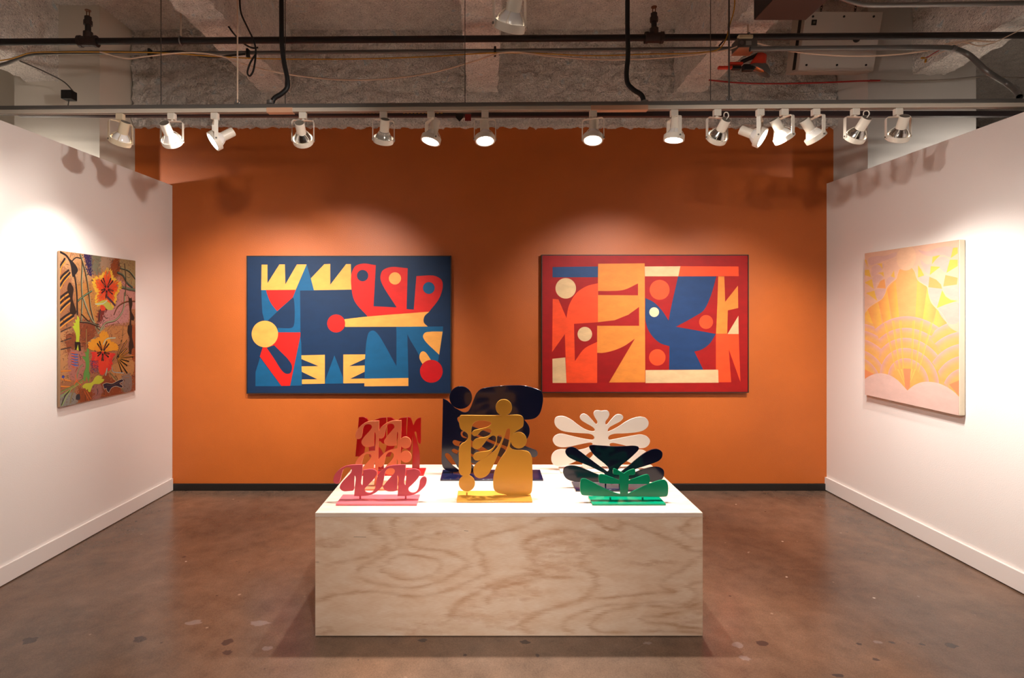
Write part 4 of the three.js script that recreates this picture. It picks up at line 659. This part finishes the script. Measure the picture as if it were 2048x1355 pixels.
  if (!o.off) {
    const L = new THREE.SpotLight(LAMP_COLOR, (o.power ?? 8) * LIGHT_SCALE, 0, o.angle ?? 0.62, o.pen ?? 1, 2);
    L.name = 'spotlight_beam'; const p = V(0, drop, 0).addScaledVector(d, 0.018); L.position.copy(p);
    L.target.position.copy(p).add(d); L.target.name = 'beam_target'; t.add(L); t.add(L.target);
    L.castShadow = true; L.shadow.radius = 1.6; L.shadow.mapSize.set(1024, 1024); L.shadow.camera.near = 0.06;
  }
  return t;
}
const railAt = (px) => { let x = (px - CX) * 3 / F; for (let k = 0; k < 3; k++) x = (px - CX) * -railZ(x) / F; return [x, railZ(x)]; };
const onRail = (label, px, aim, o = {}) => {   // aim as seen across the picture: turned into the line of sight to the lamp
  const [x, z] = railAt(px), v = V(...aim); if (!o.world) v.applyAxisAngle(V(0, 1, 0), -Math.atan2(x, -z)); return spotlight(label, x, z, v.toArray(), o);
};
onRail('cream spotlight hanging closest to the white left partition, aimed steeply down', 241, [-0.2, -0.8, -0.5], { cream: true, power: 5 });
onRail('brightly lit white-backed spotlight above the left end of the orange wall', 344, [-0.06, -0.62, -0.78], { power: 10, world: true });
onRail('spotlight turned sideways with its glowing face toward the white left partition', 430, [-0.7, -0.57, 0.42], { power: 3.4, angle: 1.0, world: true });
onRail('spotlight with a silver bulb tilted at the wall over the blue painting', 606, [0.16, -0.58, -0.8], { bulb: M.chrome, power: 9.5 });
onRail('spotlight with a finned bulb housing aimed down at the right half of the blue painting', 767, [-0.08, -0.8, -0.6], { bulb: M.bulbGlass, ribs: true, power: 6.5 });
onRail('glowing spotlight tipped sideways above the right edge of the blue painting', 862, [-0.26, -0.95, 0.12], { power: 7, angle: 0.75 });
onRail('glowing spotlight facing the room above the tall navy sculpture', 970, [0.03, -0.93, 0.25], { power: 7, angle: 0.75 });
onRail('glowing spotlight facing the room over the left part of the red painting', 1186, [-0.05, -0.93, 0.27], { power: 7, angle: 0.75 });
onRail('glowing spotlight pointing straight down over the red painting beside a wide yoke strip', 1348, [-0.1, -0.97, 0.06], { power: 7, angle: 0.75 });
onRail('spotlight with a silver bulb tilted left over the right end of the red painting', 1434, [-0.4, -0.6, -0.66], { bulb: M.chrome, power: 10, tab: true });
onRail('spotlight turned sideways with its glowing face toward the white right partition', 1520, [0.7, -0.5, 0.45], { power: 3.4, angle: 1.0, world: true });
onRail('spotlight with a glaring white back lit by the neighbour that faces right', 1568, [0.4, -0.75, -0.42], { power: 7 });
onRail('finned spotlight tilted right in front of the dark end of the orange wall', 1631, [0.45, -0.75, -0.38], { ribs: true, power: 7 });
onRail('cream-sided spotlight tilted left before the pinkish side of the right column', 1710, [-0.45, -0.65, -0.56], { bulb: M.chrome, power: 8, tab: true });
onRail('dim spotlight closest to the white right partition, before the grey column', 1796, [-0.25, -0.75, -0.56], { bulb: M.chrome, power: 5 });
// near track: one fitting shows at the top edge, the rest hang outside the picture and light the side walls and the plinth's front
const near = (label, z, target, o) => spotlight(label, NX, z, target.map((v, i) => i === 0 ? v - NX : i === 1 ? v - 2.42 : v - z), { up: NEAR_UP, ...o });
spotlight('white spotlight hanging alone in front of the black sprinkler pipe', NX, -1.9, [-0.2, -0.78, -0.6], { power: 1, up: NEAR_UP });
near('overhead spotlight on the near track aimed at the collage canvas', -1.5, [-2.5, 1.28, -3.35], { power: 9.6, angle: 0.72 });
near('overhead spotlight on the near track aimed at the sunburst painting', -1.2, [2.72, 1.3, -3.3], { power: 6, angle: 0.7 });
near('overhead spotlight on the near track also aimed at the sunburst painting', -0.85, [2.72, 1.25, -3.5], { power: 3.8, angle: 0.6 });
near('overhead spotlight on the near track aimed at the front of the plinth', -0.5, [-0.45, 0.0, -2.15], { power: 9.5, angle: 0.46 });
near('overhead spotlight on the near track also aimed at the plinth front', -0.15, [0.65, 0.0, -2.15], { power: 9.5, angle: 0.46 });
// neighbouring bays on the same long track
spotlight('spotlight in the bay beyond the left partition, aimed at its back wall', -3.3, railZ(-3.3), [0.1, -0.5, -0.95], { power: 10, angle: 0.95 });
spotlight('spotlight in the bay beyond the right partition, aimed at its back wall', 3.75, railZ(3.75), [-0.1, -0.5, -0.95], { power: 15, angle: 0.95 });
spotlight('spotlight in the bay beyond the left partition, aimed at its floor', -4.2, railZ(-4.2), [0.9, -1, 0.1], { power: 22, angle: 0.9 });
spotlight('spotlight in the bay beyond the right partition, aimed at its floor', 4.4, railZ(4.4), [-0.9, -1, 0.1], { power: 22, angle: 0.9 });

// ---------------------------------------------------------------- pipes, conduits and cables under the ceiling
const px3 = (list, d) => list.map(([x, y, dd]) => at(x, y, dd ?? d));
{   // sprinkler pipe
  const t = thing('sprinkler_pipe', 'thick black sprinkler pipe running across under the ceiling joists', 'pipe');
  const a = at(-160, 85, 3.4), b = at(2260, 69, 3.4), yAt = (x) => a.y + (b.y - a.y) * (x - a.x) / (b.x - a.x);
  part('pipe', rod(a, b, 0.0195, 20), M.pipe, t);
  for (const [px, top, capY] of [[176, 22, 30], [1308, 15, 22]]) {
    const p = at(px, 80, 3.4), y = yAt(p.x), yt = at(px, top, 3.4).y;
    part('tee_fitting', [rod(V(p.x - 0.05, y, -3.4), V(p.x + 0.05, y, -3.4), 0.03, 18), rod(V(p.x - 0.055, y, -3.4), V(p.x - 0.038, y, -3.4), 0.034, 18), rod(V(p.x + 0.038, y, -3.4), V(p.x + 0.055, y, -3.4), 0.034, 18), rod(V(p.x, y, -3.4), V(p.x, y + 0.055, -3.4), 0.026, 18)], M.brownPipe, t);
    part('riser', rod(V(p.x, y + 0.05, -3.4), V(p.x, yt - 0.05, -3.4), 0.016, 14), M.pipe, t);
    part('reducer', [rod(V(p.x, yt - 0.085, -3.4), V(p.x, yt - 0.06, -3.4), 0.024, 14), rod(V(p.x, yt - 0.06, -3.4), V(p.x, yt - 0.035, -3.4), 0.019, 14)], M.brownPipe, t);
    part('sprinkler_head', [rod(V(p.x - 0.008, yt - 0.035, -3.4), V(p.x - 0.008, yt, -3.4), 0.003, 6), rod(V(p.x + 0.008, yt - 0.035, -3.4), V(p.x + 0.008, yt, -3.4), 0.003, 6), rod(V(p.x, yt, -3.4), V(p.x, yt + 0.004, -3.4), 0.017, 16), rod(V(p.x, yt - 0.037, -3.4), V(p.x, yt - 0.03, -3.4), 0.012, 12)], std(0x7a4a2c, 0.4, { metalness: 0.6 }), t);
  }
  for (const px of [362, 1496]) {
    const p = at(px, 82, 3.4), y = yAt(p.x);
    part('hanger_ring', new THREE.TorusGeometry(0.0245, 0.004, 8, 24).rotateY(Math.PI / 2).translate(p.x, y, -3.4), M.steel, t);
    part('hanger_rod', rod(V(p.x, y + 0.024, -3.4), V(p.x, px > 1400 ? 3.16 : SLAB, -3.4), 0.0055, 8), M.cream, t);
  }
}
single('conduit', tube(px3([[-60, 140], [10, 128], [55, 110], [110, 106], [400, 106], [800, 103], [1250, 99], [1470, 97]], 3.38), 0.011, 80, 10), M.conduit, 'thin grey conduit strung with cables, just below the black sprinkler pipe', 'conduit');
{
  const t = thing('conduit', 'grey bent conduit sloping down to the track by the right partition', 'conduit');
  part('tube', tube([...px3([[1500, 98], [1700, 96], [1860, 95], [1905, 97], [1935, 108]], 3.2), ...px3([[1975, 143], [2015, 168]], 3.1), ...px3([[2034, 184]], 3.02), V(2.79, 2.556, -2.946)], 0.0145, 90, 12), M.conduit, t);
  for (const [px, py, d] of [[1907, 97, 3.2], [2030, 177, 3.06]]) { const p = at(px, py, d); part('coupling', new THREE.CylinderGeometry(0.018, 0.018, 0.02, 14).rotateZ(1.2).translate(p.x, p.y, p.z), M.steel, t); }
}
const cable = (label, pts, d, r, m, cat = 'cable') => single('cable', tube(px3(pts, d), r, pts.length * 12, 6), m, label, cat);
cable('cream cable sagging in wide swags between the conduit and the junction box', [[200, 104], [255, 117], [290, 113], [380, 105], [440, 112], [500, 132], [600, 152], [720, 160], [850, 148], [950, 122], [1000, 106], [1030, 104], [1100, 112], [1200, 119], [1300, 117], [1400, 108], [1460, 98], [1485, 88]], 3.31, 0.0042, M.cream);
cable('cream cable sagging across the white hanging unit', [[1515, 86], [1560, 98], [1620, 107], [1720, 112], [1800, 108], [1870, 98], [1900, 90], [1940, 82], [1990, 84]], 3.24, 0.0045, M.cream);
cable('thin yellow cable tied along the conduit', [[-30, 124], [20, 118], [60, 106], [120, 104], [220, 104], [330, 106], [420, 112], [520, 117], [700, 118], [860, 113], [980, 106], [1060, 106], [1180, 111], [1300, 108], [1400, 105], [1438, 98], [1452, 78], [1460, 48], [1468, 20], [1470, -15]], 3.33, 0.0034, M.yellowWire);
cable('short black cable bundle twisted on the conduit', [[298, 112], [312, 107], [345, 103], [370, 104], [400, 112], [430, 114], [470, 110], [490, 108]], 3.34, 0.006, M.rubber);
cable('black cable dropping diagonally from the ceiling to the sprinkler pipe', [[425, -10], [440, 22], [452, 45], [470, 70], [492, 90], [506, 96], [516, 95]], 3.44, 0.0055, M.rubber);
cable('black cable hanging down in a narrow loop', [[479, -10], [482, 25], [495, 55], [506, 78], [511, 95], [511, 115], [505, 145], [499, 152], [495, 147], [498, 132], [506, 116], [512, 108]], 3.3, 0.0052, M.rubber);
cable('red and orange cable run level with the bottom of the white unit', [[1418, 160], [1470, 165], [1520, 167], [1620, 166], [1720, 162], [1760, 161]], 4.05, 0.0055, M.redWire);
cable('grey cable continuing along the right column', [[1740, 160, 4.08], [1800, 162, 4.06], [1900, 159, 4.06], [1950, 154, 4.06], [2000, 154, 4.2], [2060, 156, 4.3]], 4.05, 0.006, std(0x8a7f74, 0.6));
cable('black power cord bent beside the hanger rod', [[1478, 22], [1466, 28], [1461, 34], [1458, 45], [1456, 66], [1448, 80], [1438, 92]], 3.47, 0.0055, M.rubber);
cable('thin beige wires tangled near the right-hand joist', [[1890, 88], [1910, 84], [1935, 86], [1960, 92], [1990, 84], [2020, 70], [2048, 56]], 3.33, 0.003, M.cream);
for (const [label, pts] of [['thick black flexible conduit bending left into the track', [[563, -40], [563, 40], [564, 90], [568, 125], [575, 160], [574, 176], [562, 188], [548, 197], [543, 208]]], ['thick black flexible conduit bending right into the track', [[1255, -40], [1255, 60], [1256, 110], [1253, 150], [1256, 168], [1268, 180], [1283, 190], [1288, 203]]]]) {
  const t = thing('flexible_conduit', label, 'conduit');
  const q = px3(pts, 3.02); q.unshift(V(q[0].x, SLAB, q[0].z)); part('hose', tube(q, 0.0125, 90, 12), M.rubber, t);
  const e = q[q.length - 1]; part('connector', new THREE.CylinderGeometry(0.017, 0.018, 0.016, 14).translate(e.x, 2.549, -3.02 + 0.02), M.steel, t);
}
for (const [px, label] of [[322, 'thin steel suspension wire holding the track near the left column'], [930, 'thin steel suspension wire holding the track by the centre joist'], [1421, 'thin steel suspension wire holding the track under the right joist'], [570.5, 'short thin wire from the track beside the left flexible conduit']]) {
  const [x, z] = railAt(px); single('suspension_wire', rod(V(x, 2.541, z), V(x, px === 930 ? 3.16 : SLAB, z), 0.0022, 6), M.wire, label, 'wire');
}
for (const [px, py, label] of [[475, 95, 'pale hanger rod with a steel clip on the track'], [1458, 0, 'dark hanger rod with a steel clip on the track below the red clamp lamp']]) {
  const t = thing('hanger_rod', label, 'rod'), [x, z] = railAt(px);
  part('rod', rod(V(x, 2.556, z), V(x, SLAB, z), px < 600 ? 0.004 : 0.0045, 8), px < 600 ? M.cream : M.wire, t);
  part('clip', [rbox(x - 0.013, x + 0.013, 2.541, 2.552, z - 0.012, z + 0.012, 0.002), new THREE.TorusGeometry(0.011, 0.0035, 8, 16).translate(x, 2.56, z)], M.steel, t);
}
{   // black cable tie blocks on the conduit, small black boxes
  for (const [px, py, d, label] of [[496, 107, 3.36, 'black cable tie on the conduit below the wire loop'], [990, 103, 3.36, 'black cable tie on the conduit beside the centre joist'], [300, 107, 3.36, 'black cable tie on the conduit above the left track']]) { const p = at(px, py, d); single('cable_tie', rbox(p.x - 0.007, p.x + 0.007, p.y - 0.026, p.y + 0.026, p.z - 0.016, p.z + 0.016, 0.003), M.black, label, 'cable tie'); }
  const p = at(138, 191, 3.9), t = thing('junction_box', 'small black box hanging over the cream left column', 'box', [p.x, p.y, p.z]);
  part('housing', rbox(-0.036, 0.036, -0.03, 0.03, -0.03, 0.03, 0.004), M.black, t);
  const w = at(40, 122, 3.38).sub(p), e = at(90, 150, 3.6).sub(p);
  part('cord', tube([[0.03, 0.028, 0], [0.0, 0.07, 0.02], [e.x, e.y + 0.02, e.z], [w.x, w.y, w.z]], 0.004, 40, 6), M.wire, t);
  part('bracket_wire', rod(V(0, -0.03, 0), V(0, -0.12, 0.02), 0.003, 6), M.wire, t);
  const g = thing('tag_strip', 'small red tag beside a black pointed tag under the track', 'tag', [0, 0, 0]);
  const a = at(936, 235, 3.3); part('red_tag', rbox(a.x - 0.018, a.x + 0.018, a.y - 0.02, a.y + 0.02, a.z + 0.0, a.z + 0.003, 0.001), std(0x7a1512, 0.6), g);
  const b = at(919, 235, 3.3), sh = new THREE.Shape([[-0.022, 0.025], [0.022, 0.025], [0.022, 0.0], [0, -0.024], [-0.022, 0]].map(([x, y]) => new THREE.Vector2(x, y)));
  part('black_tag', new THREE.ExtrudeGeometry(sh, { depth: 0.003, bevelEnabled: false }).translate(b.x, b.y, b.z), M.black, g);
  part('tag_wire', rod(V(b.x - 0.02, b.y + 0.024, b.z + 0.0015), V(a.x + 0.018, b.y + 0.024, b.z + 0.0015), 0.0022, 6), M.wire, g);
}
{   // junction box with copper plate and the red clamp lamp below it
  const p = at(1489, 92, 3.34), t = thing('junction_box', 'grey steel junction box with a coppery cover on the conduit', 'box', [p.x, p.y, p.z]);
  part('housing', rbox(-0.058, 0.058, -0.03, 0.03, -0.045, 0.04, 0.003), M.conduit, t);
  part('cover', rbox(-0.058, 0.05, -0.037, -0.0305, -0.05, 0.055, 0.002), M.copper, t);
  part('label_sticker', box(-0.01, 0.022, -0.012, 0.012, 0.04, 0.0412), std(0x9a958c, 0.6), t);
  part('taped_joint', rbox(-0.055, 0.03, 0.024, 0.046, 0.02, 0.05, 0.006), std(0xcdb994, 0.7), t);
  part('knockout', new THREE.CylinderGeometry(0.012, 0.012, 0.004, 16).rotateX(Math.PI / 2).translate(-0.035, 0.0, 0.0425), M.steel, t);
  const q = at(1500, 134, 3.34), c = thing('clamp_lamp', 'red clamp lamp with a chrome reflector hanging under the junction box', 'lamp', [q.x, q.y, q.z]);
  part('clamp_arm', [rbox(-0.125, -0.045, 0.012, 0.026, -0.014, 0.014, 0.004), rbox(-0.19, -0.1, -0.012, 0.004, -0.012, 0.012, 0.005)], M.redPlastic, c);
  part('clamp_grip', [rbox(-0.11, -0.055, -0.016, 0.006, -0.013, 0.013, 0.005), rod(V(-0.05, 0.03, 0), V(0.05, 0.075, 0), 0.012, 10)], M.black, c);
  part('bulb_housing', new THREE.CylinderGeometry(0.03, 0.048, 0.075, 20).rotateZ(-0.35).translate(0.055, 0.035, 0), M.redPlastic, c);
  part('reflector', lathe([[0.03, 0.03], [0.055, 0.012], [0.07, -0.012], [0.072, -0.016], [0.066, -0.014], [0.05, 0.008], [0.0, 0.02]], 28).rotateZ(-0.5).rotateX(0.35).translate(0.062, -0.01, 0), M.conduit, c);
  part('lens', new THREE.SphereGeometry(0.05, 20, 10, 0, 7, 0, 1.0).scale(1, 0.5, 1).rotateX(Math.PI).rotateZ(-0.5).rotateX(0.35).translate(0.05, 0.0, 0.006), M.chrome, c);
  part('handle', rbox(-0.045, 0.02, -0.024, 0.012, -0.018, 0.018, 0.006), M.dark, c);
}
{   // brown duct overhead and the white hanging unit
  const a = at(1508, 40, 3.0), b = at(1612, 40, 3.0), t = thing('duct', 'dark brown square duct hanging overhead at the top of the room', 'duct');
  part('body', box(a.x, b.x, a.y + 0.003, a.y + 0.3, -3.0, -0.6), M.ductSide, t);
  part('underside', box(a.x + 0.002, b.x - 0.002, a.y, a.y + 0.003, -3.0, -0.6), M.brownDuct, t);
  for (const z of [-2.6, -1.4]) part('hanger_strap', box(a.x + 0.12, a.x + 0.145, a.y + 0.3, SLAB, z - 0.002, z + 0.002), M.steel, t);
  const c = at(1680, 83, 3.95), u = thing('ceiling_unit', 'white ventilation unit with black screws hanging from chains before the right column', 'ventilation unit', [c.x, c.y, c.z]);
  u.rotation.x = 0.26;
  const w = 0.265, h = 0.188;
  part('casing', rbox(-w - 0.004, w + 0.004, -h - 0.008, h + 0.004, -0.17, -0.004, 0.006), std(0xb3a79a, 0.6), u);
  const cover = part('cover_panel', rbox(-w, w, -h, h, -0.006, 0.004, 0.003), M.panelWhite, u);
  part('side_slot', box(-w - 0.0056, -w - 0.0035, -h + 0.01, h - 0.03, -0.075, -0.035), M.black, u);
  for (const y of [h - 0.03, -h + 0.035]) for (const x of [-w + 0.05, 0.0, w - 0.06]) part('screw', new THREE.CylinderGeometry(0.0075, 0.0075, 0.004, 12).rotateX(Math.PI / 2).translate(x, y, 0.005), M.black, cover);
  const sw = part('switch', [rbox(-w + 0.045, -w + 0.08, h - 0.085, h - 0.05, 0.003, 0.008, 0.002)], M.black, u);
  part('switch_rocker', rbox(-w + 0.055, -w + 0.07, h - 0.075, h - 0.06, 0.0075, 0.0105, 0.001), M.capGrey, sw);
  part('drain_knob', new THREE.SphereGeometry(0.028, 18, 12).scale(1, 1, 0.5).translate(0.11, 0.02, 0.004), M.dark, u);
  for (const x of [-0.12, 0.12]) for (let k = 0; k < 16; k++) part('chain_link', new THREE.TorusGeometry(0.011, 0.0024, 6, 12).scale(0.7, 1, 1).rotateY(k % 2 ? Math.PI / 2 : 0).translate(x, h + 0.012 + k * 0.0165, -0.08), M.dark, u);
  single('steel_pipe', tube(px3([[1670, -8, 2.75], [1720, 8, 2.75], [1735, 10, 2.75], [1800, 10, 2.75], [2040, 6, 2.75], [2300, 2, 2.75]], 2.75), 0.0115, 60, 12), M.steel, 'shiny steel conduit running overhead at the upper right', 'conduit');
  // wire connectors near the right joist
  const k = at(1852, 116, 3.6), n = thing('wire_splice', 'yellow wire connectors dangling before the right joist', 'wire splice', [k.x, k.y, k.z]);
  part('connector', rod(V(-0.03, 0.0, 0), V(-0.008, 0.0, 0), 0.006, 8), M.yellowWire, n); part('connector', rod(V(-0.005, -0.028, 0), V(0.001, -0.006, 0), 0.006, 8), M.yellowWire, n);
  part('lead', tube([[-0.008, 0, 0], [0.012, 0.008, 0], [0.05, 0.03, 0.02], [0.1, 0.055, 0.06]], 0.003, 20, 6), M.redWire, n); part('lead', tube([[0.0, -0.006, 0], [0.016, 0.004, 0], [0.06, 0.015, 0.03], [0.13, 0.05, 0.08]], 0.003, 20, 6), M.cream, n);
}

renderer.render(scene, camera);
